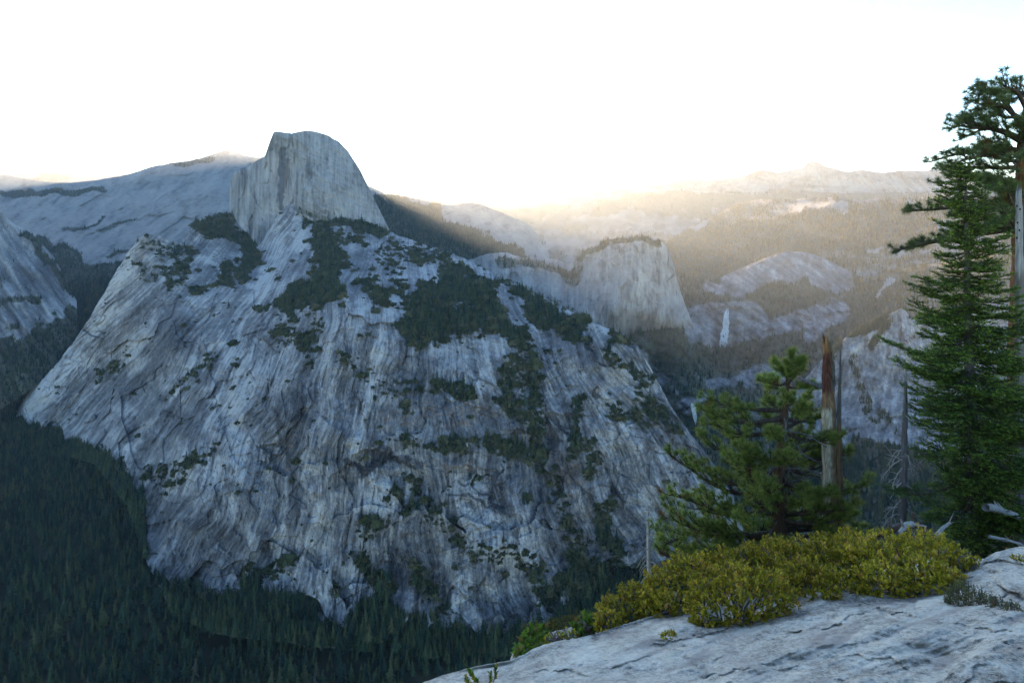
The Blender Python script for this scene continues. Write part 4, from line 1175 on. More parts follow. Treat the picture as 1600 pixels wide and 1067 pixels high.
def pine_branch(tree, path, r0, rng, ntw, twl, mat=M_limb, tl=0.155, tw=0.012, nd=70, start=0.35, up=0.35, base=(0.09, 0.15, 0.04), tip=(0.34, 0.36, 0.075), flat=0.6):
    wood = Soup()
    n = len(path)
    wood.tube(path, np.linspace(r0, r0 * 0.22, n), 6)
    cs, ds = [], []
    for k in range(ntw):
        t = start + (1 - start) * (k + rng.random()) / ntw
        p, d = along(path, t)
        side = unit(np.cross(d, (0, 0, 1))) * (1 if k % 2 else -1)
        q = unit(d * rng.uniform(0.5, 1.0) + side * rng.uniform(0.2, 0.9) * flat + np.array([0, 0, 1]) * rng.uniform(-0.1, 0.9) * up * 1.6)
        L = twl * rng.uniform(0.45, 1.1) * (1.15 - 0.5 * t)
        e = p + q * L
        tp = curve(p, e, np.array([0, 0, -0.10 * L]), 4)
        wood.tube(tp, np.linspace(r0 * 0.3, 0.005, 4), 4, cap=False)
        dd = unit(tp[-1] - tp[-2])
        cs.append(tp[-1]); ds.append(dd)
        if L > twl * 0.5:
            m, md = along(tp, rng.uniform(0.4, 0.7))
            q2 = unit(md + unit(np.cross(md, rng.normal(size=3))) * 0.9 + np.array([0, 0, 0.4]))
            e2 = m + q2 * L * rng.uniform(0.35, 0.6)
            wood.tube([m, (m + e2) / 2, e2], [0.008, 0.006, 0.004], 3, cap=False)
            cs.append(e2); ds.append(q2)
    cs.append(path[-1]); ds.append(unit(path[-1] - path[-2]))
    b = wood.build('branch', mat, tree)
    nl = Soup()
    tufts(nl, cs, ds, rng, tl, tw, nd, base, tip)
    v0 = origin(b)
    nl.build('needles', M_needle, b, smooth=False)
    return b

def bare_twigs(tree, path, rng, n, L, r=0.012):
    w = Soup()
    w.tube(path, np.linspace(r * 2.2, r, len(path)), 5)
    for k in range(n):
        p, d = along(path, rng.uniform(0.3, 1))
        e = p + unit(d + rng.normal(size=3) * 0.8) * L * rng.uniform(0.4, 1)
        w.tube(curve(p, e, (0, 0, -0.05), 4), np.linspace(r * 0.7, r * 0.3, 4), 3, cap=False)
    return w.build('dead_branch', M_deadbark, tree)

def trunk_tube(tree, pts, radii, mat, rng, k=12, name='trunk', rough=0.05):
    s = Soup()
    pts = np.asarray(pts, float)
    t = np.linspace(0, 1, len(pts)); tt = np.linspace(0, 1, len(pts) * 5)
    P = np.stack([np.interp(tt, t, pts[:, i]) for i in range(3)], 1)
    R = np.interp(tt, t, radii)
    s.tube(P, R, k, rough=rough, rng=rng)
    return s.build(name, mat, tree)

# ------------------------------------------------------------------ the pine before the gorge
rng = np.random.default_rng(5)
PY_ = 15.0
def ppt(px, py, dy=0.0): return np.array(at(px, py, PY_ + dy))
base = np.array(at(1217, 905, 15.0))
pine = empty('pine_tree', base, 'broad bushy pine with a dark leaning trunk behind the middle of the bushes', 'tree')
tr = [(1216,915),(1218,860),(1216,800),(1214,760),(1220,715),(1224,670),(1226,640),(1230,605),(1232,575),(1236,552)]
trw = np.array([ppt(x, y) for x, y in tr])
trr = np.array([.21,.19,.17,.15,.125,.10,.075,.05,.03,.015])
trunk_tube(pine, trw, trr, M_bark, rng)
ly = [552,575,600,616,640,660,700,720,760,800,840,870,890]
lx = [1226,1200,1172,1104,1096,1096,1056,1044,1038,1018,1006,1010,1030]
ry = [552,575,600,640,680,720,780,830,870,890]
rx = [1244,1258,1272,1312,1328,1340,1356,1352,1325,1300]
nb = 66
for k in range(nb):
    yt = 560 + (876 - 560) * ((k + rng.random()) / nb) ** 0.85
    xc = np.interp(yt, [q[1] for q in tr][::-1], [q[0] for q in tr][::-1])
    rl = xc - np.interp(yt, ly, lx); rr = np.interp(yt, ry, rx) - xc
    phi = k * 2.399 + rng.normal(0, 0.3)
    c, s_ = math.cos(phi), math.sin(phi)
    R = (rr if c > 0 else rl) * abs(c) + min(rr, rl) * 0.8 * (1 - abs(c))
    R = R * PY_ / F * rng.uniform(0.72, 1.0)
    rise = R * rng.uniform(0.05, 0.35) * (1 if yt < 800 else 0.8)
    tz = (HY - yt) / F * PY_
    ax = (xc - CX) / F * PY_
    start = np.array([ax, PY_, tz - rise])
    tip = np.array([ax + R * c, PY_ + R * s_ * 0.85, tz])
    path = curve(start, tip, np.array([0, 0, -0.10 * R]), 7, rng, 0.025 * R)
    pine_branch(pine, path, 0.018 + 0.028 * min(R, 1.8), rng, int(5 + 6 * R), 0.24 + 0.18 * R, up=0.45, start=0.28)
for x, y, dx in ((1236,556,0),(1228,566,-9),(1246,564,8),(1222,580,-14),(1254,578,14),(1238,572,3)):
    p1 = ppt(x, y, rng.normal(0, .12))
    pine_branch(pine, curve(ppt(1234, y + 18), p1, (0, 0, 0), 5, rng, 0.01), 0.02, rng, 5, 0.2, up=0.8)
# strong low limbs seen on the left, and bare twigs about the trunk
for a, b, bow in [((1214,850),(1040,855),-20), ((1212,830),(1070,805),18), ((1216,780),(1150,700),14), ((1214,870),(1060,885),-10), ((1222,735),(1300,700),20), ((1217,845),(1330,850),-10)]:
    p0, p1 = ppt(*a), ppt(*b, rng.uniform(-1.0, 0.4))
    pine_branch(pine, curve(p0, p1, np.array([0, 0, -bow / F * PY_]), 9, rng, 0.05), 0.065, rng, 20, 0.55, start=0.3, up=0.6)
for k in range(34):
    y = rng.uniform(650, 895); phi = rng.uniform(0, 6.28); L = rng.uniform(0.5, 1.5)
    x = np.interp(y, [q[1] for q in tr][::-1], [q[0] for q in tr][::-1])
    p0 = ppt(x, y)
    p1 = p0 + np.array([math.cos(phi) * L, math.sin(phi) * L, rng.uniform(-0.5, 0.15)])
    bare_twigs(pine, curve(p0, p1, (0, 0, 0.12), 6, rng, 0.03), rng, 7, 0.5)

# ------------------------------------------------------------------ the tall pine at the right edge
rng = np.random.default_rng(8)
BY = 18.0
def bpt(px, py, dy=0.0): return np.array(at(px, py, BY + dy))
base = bpt(1594, 880)
bp = empty('pine_tree', base, 'tall old pine with orange bark and long spreading limbs at the right edge', 'tree')
bt = [(1596,890),(1592,760),(1591,640),(1594,520),(1598,400),(1601,300),(1603,235),(1612,160),(1622,90),(1630,-40)]
trunk_tube(bp, [bpt(x, y) for x, y in bt], [.34,.31,.29,.27,.25,.23,.21,.16,.10,.04], wood_material('orange pine bark', (0.05, 0.028, 0.018), (0.27, 0.125, 0.06), (7, 7, 1.6), 0.06), rng, 14)
big = dict(tl=0.185, tw=0.014, nd=64, base=(0.065, 0.10, 0.04), tip=(0.21, 0.25, 0.09))
LIMBS = [  # start, through, tip, depth, twigs
    ((1606,200),(1560,165),(1503,160),0.0,26,.62), ((1604,215),(1560,150),(1520,135),0.8,20,.5), ((1608,180),(1585,140),(1560,132),-.6,18,.5), ((1612,175),(1600,150),(1585,138),.4,14,.45),
    ((1603,225),(1550,202),(1482,196),-.4,26,.55), ((1603,222),(1560,200),(1500,205),.7,18,.45), ((1604,230),(1590,205),(1575,190),-1.0,14,.5), ((1606,190),(1570,180),(1530,170),1.0,20,.5),
    ((1602,245),(1560,232),(1448,238),0.2,30,.55), ((1602,250),(1565,236),(1480,250),-.8,24,.5), ((1601,255),(1560,245),(1520,225),.9,20,.45), ((1602,262),(1550,262),(1470,258),.6,18,.4),
    ((1600,285),(1560,282),(1452,280),.4,24,.5), ((1600,300),(1560,290),(1540,282),-1.2,22,.6), ((1600,310),(1540,318),(1410,316),.1,30,.5), ((1600,318),(1560,330),(1490,335),-.6,18,.4),
    ((1598,352),(1560,352),(1390,384),-.3,34,.62), ((1598,356),(1530,372),(1430,380),.3,24,.5), ((1600,340),(1580,320),(1560,300),-1.4,18,.6), ((1603,330),(1640,300),(1690,280),0,20,.6), ((1606,240),(1650,220),(1700,200),.4,20,.6), ((1612,170),(1650,150),(1690,130),-.4,20,.6),
    ((1604,200),(1600,230),(1588,262),-1.6,16,.5), ((1598,372),(1590,350),(1580,335),-1.4,14,.5),
    ((1594,620),(1560,640),(1470,638),-4.5,26,.55), ((1594,640),(1560,660),(1500,668),-4.2,22,.5), ((1594,660),(1570,650),(1540,640),-4.8,22,.5), ((1593,700),(1575,690),(1560,700),-4.5,20,.5), ((1594,720),(1600,700),(1610,690),-4.5,18,.5), ((1593,740),(1560,760),(1520,770),-3.5,22,.5), ((1593,760),(1580,800),(1560,820),-3.5,20,.5),
    ((1593,600),(1570,580),(1545,575),-2.5,16,.5), ((1593,780),(1600,760),(1620,740),-4,18,.5), ((1594,560),(1620,560),(1660,540),-2,18,.5)]
for k in range(14):                       # the rest of the flat crown, beyond the picture's edge
    y = 222 - 50 * (k / 14); phi = k * 2.4
    c = abs(math.cos(phi)); L = 105 - 30 * k / 14
    LIMBS.append(((1613 + k * 0.7, y + 14), (1622 + L * c * 0.5, y + 2), (1624 + L * c, y - 8), 1.6 * math.sin(phi), 14, .5))
for k in range(12):
    y = 200 + 30 * k
    LIMBS.append(((1604, y + 15), (1640, y), (1650 + 40 * RNG.random(), y + RNG.normal(0, 10)), RNG.normal(0, 1.2), 16, .55))
for a, m, b, dy, nt, tw_ in LIMBS:
    b = (b[0] + 14, b[1] + (30 if b[1] < 170 else 8)) if b[0] < 1580 else (b[0], b[1] + (14 if b[1] < 200 else 0))
    p0, p2 = bpt(*a), bpt(*b, dy)
    p1 = bpt(*m, dy * 0.5)
    t = np.linspace(0, 1, 9)[:, None]
    c = 2 * p1 - 0.5 * (p0 + p2)
    path = (1 - t) ** 2 * p0 + 2 * t * (1 - t) * c + t * t * p2
    path[1:] += np.cumsum(rng.normal(0, 0.025, (8, 3)), 0)
    pine_branch(bp, path, 0.045 + 0.02 * np.linalg.norm(p2 - p0), rng, int(nt * 1.0), tw_ * 1.2, start=0.22, up=0.55, **big)

# ------------------------------------------------------------------ the fir
rng = np.random.default_rng(21)
FY = 13.5
def fpt(px, py, dy=0.0): return np.array(at(px, py, FY + dy))
base = fpt(1530, 880)
fir = empty('fir_tree', base, 'bright green fir with layered flat sprays in front of the tall pine', 'tree')
ft = [(1532,890),(1527,800),(1522,720),(1516,620),(1512,520),(1511,430),(1510,340),(1509,290),(1508,252)]
fr_ = [.15,.135,.12,.10,.08,.06,.04,.022,.008]
trunk_tube(fir, [fpt(x, y) for x, y in ft], fr_, M_firbark, rng, 12, rough=0.03)

def fir_branch(tree, path, r0, rng, bright):
    wood, nl = Soup(), Soup()
    n = len(path)
    wood.tube(path, np.linspace(r0, r0 * 0.25, n), 5, cap=False)
    L = np.linalg.norm(path[-1] - path[0])
    twigs = [(path[int(n * 0.3):], 1.0)]
    m = int(7 + L * 16)
    for k in range(m):
        t = 0.06 + 0.92 * (k + rng.random() * 0.6) / m
        p, d = along(path, t)
        side = unit(np.cross(d, (0, 0, 1))) * (1 if k % 2 else -1)
        l = (0.10 + 0.42 * min(L, 1.3) * (1 - t) ** 0.7 * (0.5 + t)) * rng.uniform(0.8, 1.2)
        q = unit(d * 0.75 + side * 0.75 + np.array([0, 0, rng.normal(0.06, 0.10)]))
        e = p + q * l
        tp = curve(p, e, (0, 0, 0.02 * l), 4)
        wood.tube(tp, np.linspace(0.007, 0.003, 4), 3, cap=False)
        twigs.append((tp, rng.uniform(0.8, 1.15)))
        for j in range(int(l / 0.10)):
            pp, d2 = along(tp, rng.uniform(0.25, 0.9))
            s2 = unit(np.cross(d2, (0, 0, 1))) * (1 if j % 2 else -1)
            e2 = pp + unit(d2 * 0.8 + s2 * 0.7 + np.array([0, 0, rng.normal(0, 0.15)])) * l * rng.uniform(0.3, 0.5)
            twigs.append((np.array([pp, (pp + e2) / 2, e2]), rng.uniform(0.85, 1.3)))
    for tp, tone in twigs:
        l = sum(np.linalg.norm(tp[i + 1] - tp[i]) for i in range(len(tp) - 1))
        c = max(4, int(l / 0.018))
        ts = (np.arange(c) + rng.random(c)) / c
        P, D = zip(*[along(tp, t) for t in ts]); P, D = np.array(P), np.array(D)
        sd = np.cross(D, (0, 0, 1.0)); sd /= np.linalg.norm(sd, axis=1)[:, None] + 1e-9
        sg = rng.choice([-1, 1, 0], c, p=[0.38, 0.38, 0.24])[:, None]
        q = D * 0.7 + sd * sg * 0.8 + np.array([0, 0, 1]) * np.where(sg == 0, 0.8, rng.uniform(-0.05, 0.35, (c, 1)))
        q /= np.linalg.norm(q, axis=1)[:, None]
        ln = rng.uniform(0.035, 0.058, (c, 1))
        s2 = np.cross(q, rng.normal(size=(c, 3))); s2 /= np.linalg.norm(s2, axis=1)[:, None]
        V = np.stack([P - s2 * 0.011, P + s2 * 0.011, P + q * ln], 1)
        new = np.clip((ts - 0.55) / 0.45, 0, 1)[:, None] * bright
        col = (np.array([0.065, 0.112, 0.026]) * (1 - new) + np.array([0.24, 0.34, 0.05]) * new) * tone * rng.uniform(0.8, 1.2, (c, 1))
        nl.add(V.reshape(-1, 3), np.arange(3 * c).reshape(-1, 3), np.repeat(col, 3, 0))
    b = wood.build('branch', M_limb, tree)
    nl.build('needles', M_fir, b, smooth=False)

fly = [252,300,345,400,440,500,560,600,640,700,740,790,830,870]
flx = [1496,1470,1468,1458,1438,1424,1408,1424,1418,1438,1432,1428,1440,1480]
fry = [252,300,340,400,450,520,600,700,800,870]
frx = [1520,1548,1566,1590,1594,1606,1622,1640,1640,1620]
lev = 46
kk = 0
nfb = 280
for kk in range(nfb):
    u = (kk + rng.random()) / nfb
    yy = 254 + (868 - 254) * u ** 1.05 + rng.normal(0, 3)
    xc = np.interp(yy, [q[1] for q in ft][::-1], [q[0] for q in ft][::-1])
    rl = xc - np.interp(yy, fly, flx); rr = np.interp(yy, fry, frx) - xc
    phi = kk * 2.399 + rng.normal(0, 0.5)
    c, s_ = math.cos(phi), math.sin(phi)
    R = ((rr if c > 0 else rl) * abs(c) + min(rl, rr) * 0.9 * (1 - abs(c))) * FY / F
    R *= 0.95 + 0.75 * float(perlin2(np.array([yy * 0.022]), np.array([phi % 6.283 * 0.8]), 9)[0])
    R *= rng.uniform(0.55, 1.0) if kk % 3 else rng.uniform(0.85, 1.12)
    R = max(R, 0.08)
    z = (HY - yy) / F * FY; ax = (xc - CX) / F * FY
    drop = R * (-0.15 + 0.40 * u + rng.normal(0, 0.10))
    p0 = np.array([ax, FY, z + drop]); p1 = np.array([ax + R * c, FY + R * s_, z + rng.normal(0, 0.04)])
    fir_branch(fir, curve(p0, p1, (0, 0, -0.16 * R), 7, rng, 0.03), 0.010 + 0.010 * R, rng, rng.uniform(0.5, 1.0))
for k in range(16):
    y = rng.uniform(520, 850); phi = rng.uniform(0, 6.28); L = rng.uniform(0.4, 1.1)
    x = np.interp(y, [q[1] for q in ft][::-1], [q[0] for q in ft][::-1])
    p0 = fpt(x, y); p1 = p0 + np.array([math.cos(phi) * L, math.sin(phi) * L * .6, rng.uniform(-0.3, 0.1)])
    w = Soup(); w.tube(curve(p0, p1, (0, 0, 0.06), 6, rng, 0.02), np.linspace(0.013, 0.004, 6), 4)
    w.build('dead_branch', M_dead, fir)

# ------------------------------------------------------------------ dead trees
rng = np.random.default_rng(31)
SY = 14.7
def spt(px, py, dy=0.0): return np.array(at(px, py, SY + dy))
snag = empty('tree_snag', spt(1302, 885), 'thick broken snag with peeling red bark and pale bare wood behind the bushy pine', 'dead tree')
def shaft(parent, name, cols, rows, outline, jagged, tintf, mat, depth=1.0, seed=1):
    """upright shaft with its own left and right outline, round in plan, ragged top"""
    r_ = np.random.default_rng(seed)
    ys = np.array([q[0] for q in outline]); xl = np.array([q[1] for q in outline]); xr = np.array([q[2] for q in outline])
    top = ys[0]
    V, C = [], []
    ang = np.arange(cols) * 2 * np.pi / cols
    jg = np.array([jagged(a) for a in ang]) + r_.normal(0, 2.0, cols)
    for i in range(rows):
        t = i / (rows - 1)
        for j in range(cols):
            y = (top + jg[j]) * (1 - t) + ys[-1] * t
            a_, b_ = np.interp(y, ys, xl), np.interp(y, ys, xr)
            cx, hw = (a_ + b_) / 2, (b_ - a_) / 2
            groove = 1 + 0.08 * math.sin(ang[j] * 7 + 2) + 0.055 * r_.normal() + 0.06 * math.sin(y * 0.11 + ang[j] * 2)
            px = cx + hw * groove * math.cos(ang[j])
            dy = -hw * groove * math.sin(ang[j]) * SY / F * depth
            V.append(spt(px, y, dy)); C.append(tintf(px, y, ang[j], r_))
    s = Soup()
    idx = np.arange(rows * cols).reshape(rows, cols)
    q = np.stack([idx[:-1], idx[1:], np.roll(idx[1:], -1, 1), np.roll(idx[:-1], -1, 1)], -1).reshape(-1, 4)
    s.add(V, q, np.array(C))
    s.add([np.mean(V[:cols], 0) - np.array([0, 0, 0.25])], np.zeros((0, 3), int), np.array([0.06, 0.04, 0.03]))
    o_ = s.n - 1
    s.f3.append(np.array([(o_, j, (j + 1) % cols) for j in range(cols)]))
    return s.build(name, mat, parent)

def snag_tint(px, y, a, r_):
    front = math.sin(a) > -0.2
    if y < 552 and px < 1297: c = (0.36, 0.17, 0.07)
    elif y < 612: c = (0.15, 0.062, 0.04) if px < 1300 else (0.16, 0.13, 0.10)
    elif y < 640: c = (0.30, 0.17, 0.09)
    elif px < 1299: c = (0.56, 0.45, 0.31)
    else: c = (0.30, 0.19, 0.11)
    n = r_.uniform(0.55, 1.3)
    return tuple(q * n for q in c)
shaft(snag, 'trunk', 28, 60, [(520,1286,1298),(545,1285.5,1301),(570,1285,1303),(600,1284.5,1304),(650,1283.5,1305),(720,1284,1307),(800,1286,1309),(890,1288,1312)], lambda a: (8 + 26 * max(0, math.cos(a)) + 6 * math.sin(3 * a)), snag_tint, M_snag, seed=2)
shaft(snag, 'splinter', 10, 40, [(541,1313,1314.3),(560,1311.5,1314.5),(600,1309.5,1314.5),(650,1307,1314),(720,1306,1316),(800,1308,1318),(890,1310,1320)], lambda a: 0.0, lambda px, y, a, r_: tuple(np.array([0.13, 0.115, 0.10] if y < 660 else [0.22, 0.13, 0.07]) * r_.uniform(0.7, 1.2)), M_snag, 0.8, seed=3)
shaft(snag, 'splinter', 8, 16, [(530,1297,1299),(545,1296,1301.5),(590,1297,1304)], lambda a: 0.0, lambda px, y, a, r_: (0.19, 0.15, 0.10), M_snag, 1.2, seed=4)
w = Soup(); w.tube(curve(spt(1287, 603), spt(1252, 592, -.3), (0, 0, -0.05), 7, rng, 0.015), np.linspace(0.07, 0.035, 7), 7, rough=.1, rng=rng); w.build('limb', M_deadbark, snag)

def dead_tree(label, trunkpx, radii, depth, branches, mat, wood, k=9):
    P = lambda x, y, dy=0.0: np.array(at(x, y, depth + dy))
    t = empty('dead_tree', P(*trunkpx[0]), label, 'dead tree')
    trunk_tube(t, [P(*q) for q in trunkpx], radii, mat, rng, k, rough=0.07)
    for a, b, bow, r, nt in branches:
        s = Soup()
        p = curve(P(*a), P(*b, rng.uniform(-.5, .5)), (0, 0, bow / F * depth), 8, rng, 0.012)
        s.tube(p, np.linspace(r, r * 0.3, 8), 5, cap=False)
        for j in range(nt):
            p0, d = along(p, rng.uniform(0.3, 1.0))
            e = p0 + unit(d + rng.normal(size=3) * 0.7 + np.array([0, 0, -0.25])) * np.linalg.norm(p[-1] - p[0]) * rng.uniform(0.2, 0.5)
            s.tube(curve(p0, e, (0, 0, 0.02), 4), np.linspace(r * 0.5, r * 0.2, 4), 3, cap=False)
        s.build('branch', wood, t)
    return t

br = []
for k in range(24):
    y = 695 + 135 * (k / 24) + rng.normal(0, 4)
    left = k % 2 == 0
    L = rng.uniform(14, 36) * (1 if left else 0.9)
    x0 = np.interp(y, [560, 850], [1415, 1409])
    br.append(((x0, y), (x0 + (-L if left else L), y + rng.uniform(4, 34)), rng.uniform(4, 10), 0.015, 3))
br += [((1414,600),(1420,577),-3,.02,1), ((1414,600),(1412,574),2,.016,1), ((1413,660),(1395,655),3,.012,2), ((1414,640),(1400,642),1,.01,1), ((1412,720),(1384,713),2,.016,1), ((1413,648),(1430,660),2,.01,2), ((1413,700),(1440,735),6,.016,3)]
dead_tree('slender grey dead tree with drooping bare twigs left of the fir', [(1409,870),(1409,820),(1411,760),(1413,700),(1414,650),(1415,610),(1415,596)], [.095,.085,.075,.062,.05,.035,.025], 14.0, br, M_deadbark, M_dead)
br = []
for k in range(26):
    y = 800 + 110 * (k / 26) ** 0.8
    L = rng.uniform(3, 8) if y < 860 else rng.uniform(8, 20)
    x0 = 1012 + (y - 800) * 0.02
    sd = -1 if rng.random() < 0.65 else 1
    br.append(((x0, y), (x0 + sd * L, y + rng.uniform(0, 4) + (L * 0.9 if y > 855 else 0)), L * 0.35, 0.012, 2 if y > 855 else 0))
dead_tree('thin bleached dead tree at the left end of the bushes', [(1016,945),(1015,900),(1013.5,860),(1012.5,820),(1012,788)], [.085,.07,.055,.035,.012], 17.0, br, M_dead, M_dead, 7)
GY_ = 15.5
gs = empty('tree_snag', np.array(at(1592, 880, GY_)), 'bare grey snag with woodpecker holes beside the tall pine', 'dead tree')
SY = GY_
shaft(gs, 'trunk', 22, 50, [(288,1590,1595),(305,1587,1597),(340,1586.5,1598),(450,1585.5,1600),(600,1585,1602),(890,1582,1606)], lambda a: 10 * abs(math.sin(a * 2.0)), lambda px, y, a, r_: tuple(np.array([0.30, 0.285, 0.275] if y < 430 else [0.17, 0.15, 0.14]) * r_.uniform(0.75, 1.15)), M_snag, 1.0, seed=6)
t = NT('hole_shade'); t.color((0.012, 0.01, 0.01))  # near-black surface discs, the shade inside each opening put into colour
for hx, hy in ((1589,322),(1594,327),(1590,348),(1589,372),(1593,360),(1592,380)):
    s = Soup(); c_ = np.array(at(hx, hy, GY_ - 0.098))
    ring = [c_ + np.array([math.cos(q) * 0.02, 0.0, math.sin(q) * 0.028]) for q in np.arange(8) * 0.785]
    s.add(ring + [c_ + np.array([0, -0.004, 0])], np.array([(i, (i + 1) % 8, 8) for i in range(8)]))
    s.build('hole_shade', t.m, gs)

# fallen wood behind the bushes
for a, b, r0, r1, m, lab in [((1405,832,10.5),(1426,820,10.6),.035,.05,M_dead,'short bleached log end poking over the bushes below the slender dead tree'),
                        ((1372,836,11),(1440,823,11.4),.05,.035,M_bark,'reddish fallen log behind the tallest bush'),
                        ((1540,792,12.5),(1600,812,12.8),.075,.05,M_dead,'pale fallen trunk under the lower branches of the fir'),
                        ((1462,838,11.5),(1485,818,11.7),.04,.02,M_dead,'pale broken stump leaning at the foot of the fir'),
                        ((1545,838,11.5),(1600,852,11.6),.03,.02,M_dead,'thin bleached pole on the ground behind the large boulder')]:
    s = Soup()
    p0, p1 = np.array(at(*a)), np.array(at(*b))
    p = curve(p0, p1, (0, 0, 0.03), 8, rng, 0.01)
    mid = p.mean(0)
    root = empty('fallen_log', mid, lab, 'log')
    s.tube(p, np.linspace(r0, r1, 8), 8, rough=0.08, rng=rng); s.build('log', m, root)
    s = Soup()
    for j in range(3):
        q, d = along(p, rng.uniform(0.2, 0.9)); e = q + unit(rng.normal(size=3) + np.array([0, -0.3, 1.0])) * 0.22
        s.tube([q, (q + e) / 2, e], [r1 * 0.5, r1 * 0.35, r1 * 0.15], 4, cap=False)
    s.build('branch_stub', m, root)

# ------------------------------------------------------------------ shrubs
def leaves(soup, P, D, rng, n, size, cols, whorl=0.05, fold=0.35):
    """n leaves round each sprig"""
    m = len(P)
    C = np.repeat(P, n, 0); A = np.repeat(D, n, 0); N = m * n
    t = np.tile(np.linspace(0, 1, n), m) + rng.normal(0, 0.05, N)
    r = np.cross(A, rng.normal(size=(N, 3))); r /= np.linalg.norm(r, axis=1)[:, None]
    d = A * 0.75 + r * 0.85 + np.array([0, 0, 0.15]); d /= np.linalg.norm(d, axis=1)[:, None]
    L = size * rng.uniform(0.7, 1.25, N)[:, None]
    p = C - A * (whorl * (1 - t))[:, None]
    s = np.cross(d, A); s /= np.linalg.norm(s, axis=1)[:, None] + 1e-9
    up = np.cross(s, d)
    V = np.stack([p, p + d * L * 0.55 + s * L * 0.27 + up * L * fold * 0.2, p + d * L, p + d * L * 0.55 - s * L * 0.27 + up * L * fold * 0.2], 1)
    i = np.arange(N)[:, None] * 4
    F_ = np.concatenate([i + np.array([[0, 1, 2]]), i + np.array([[0, 2, 3]])])
    cols = np.asarray(cols)
    w = np.repeat(rng.random(m), n) * 0.75 + rng.random(N) * 0.25
    k = np.clip((w * len(cols)).astype(int), 0, len(cols) - 1)
    c = cols[k] * rng.uniform(0.75, 1.2, N)[:, None]
    soup.add(V.reshape(-1, 3), F_, np.repeat(c, 4, 0))

OLIVE = [(0.14, 0.14, 0.018), (0.25, 0.22, 0.02), (0.38, 0.31, 0.025), (0.50, 0.38, 0.03), (0.28, 0.24, 0.02), (0.56, 0.40, 0.045), (0.52, 0.28, 0.07)]
BRIGHT = [(0.07, 0.14, 0.015), (0.10, 0.18, 0.02), (0.13, 0.21, 0.03), (0.16, 0.22, 0.03), (0.20, 0.11, 0.035)]
GREYG = [(0.10, 0.11, 0.045), (0.14, 0.135, 0.06), (0.17, 0.155, 0.075), (0.09, 0.11, 0.035)]
REDDY = [(0.16, 0.10, 0.05), (0.20, 0.12, 0.06), (0.12, 0.11, 0.04), (0.10, 0.12, 0.04)]

def shrub(name, label, lobes, base, cols, rng, leaf, nleaf, dens, twig_len, nst=40, cat='shrub', group=None, flatdir=0.45):
    """lobes: (px, py, Y, rx, rz, ry) ellipsoids that the leafy shell follows"""
    root = empty(name, np.array(at(*base)), label, cat, group)
    st, lf = Soup(), Soup()
    b0 = np.array(at(*base))
    L_ = [(np.array(at(x, y, Y)), np.array([rx, ry, rz]) * Y / F) for x, y, Y, rx, rz, ry in lobes]
    Ps, Ds = [], []
    for c, r in L_:
        n = int(dens * (r[0] * r[2] + r[0] * r[1] + r[1] * r[2]) * 6)
        d = rng.normal(size=(n, 3)); d /= np.linalg.norm(d, axis=1)[:, None]
        d = d[d[:, 2] > -0.55]
        lump = fbm(d[:, 0] * 3.6 + c[0] * 7, d[:, 2] * 3.6 + d[:, 1] * 3, 3.0, 3)
        q = 0.92 + lump * 0.62 - np.abs(rng.normal(0, 0.10, len(d))) + (rng.random(len(d)) < 0.06) * rng.uniform(0, 0.18, len(d))
        p = c + d * r * q[:, None]
        keep = np.ones(len(p), bool)
        for c2, r2 in L_:
            if c2 is c: continue
            keep &= (((p - c2) / r2) ** 2).sum(1) > 0.62
        keep &= lump > -0.33
        p, d = p[keep], d[keep]
        Ps.append(p)
        q = d / r; q /= np.linalg.norm(q, axis=1)[:, None]
        q = q * 0.6 + np.array([0, 0, flatdir]) + rng.normal(0, 0.28, q.shape)
        Ds.append(q / np.linalg.norm(q, axis=1)[:, None])
        for k in range(max(6, int(nst / len(L_))) if nst else 0):
            e = p[rng.integers(len(p))]
            s0 = b0 + (c - b0) * rng.uniform(0.2, 0.9) + rng.normal(0, 0.06, 3) * r
            s0[2] = min(s0[2], c[2] - r[2] * 0.6)
            path = curve(s0, e, rng.normal(0, 0.05, 3), 6, rng, 0.012)
            st.tube(path, np.linspace(0.010, 0.003, 6) * (1 if leaf > 0.02 else 0.3), 4, cap=False)
    P, D = np.concatenate(Ps), np.concatenate(Ds)
    for i in range(0, len(P), 3):
        st.tube([P[i] - D[i] * twig_len, P[i]], [0.003, 0.002], 3, cap=False)
    leaves(lf, P, D, rng, nleaf, leaf, cols, twig_len)
    st.build('stems', M_twig, root)
    f = lf.build('foliage', M_leaf, root, smooth=False)
    return root

rng = np.random.default_rng(77)
G = 'olive bushes along the back of the ledge'
OL = dict(leaf=0.033, nleaf=8, dens=460, twig_len=0.05)
shrub('manzanita_bush', 'olive bush at the lower left end of the row beside the bright green plant', [(965,960,6.6,34,26,40),(1000,945,6.7,38,32,46),(950,975,6.3,24,18,30)], (975,985,6.3), OLIVE, rng, group=G, **OL)
shrub('manzanita_bush', 'olive bush directly right of the thin bleached dead tree', [(1045,925,6.9,46,40,50),(1085,905,7.0,40,38,50),(1030,950,6.5,34,26,36)], (1050,962,6.5), OLIVE, rng, group=G, **OL)
shrub('manzanita_bush', 'low rounded olive bush spilling forward onto the pale ledge', [(1115,945,6.2,44,38,50),(1160,930,6.2,48,44,55),(1200,930,6.2,40,36,45),(1100,965,6.0,26,20,30)], (1140,980,6.0), OLIVE, rng, group=G, **OL)
shrub('manzanita_bush', 'olive bush in front of the bushy pine trunk', [(1150,890,7.3,52,30,50),(1210,885,7.3,50,34,55),(1240,890,7.0,46,40,50)], (1200,925,7.0), OLIVE, rng, group=G, **OL)
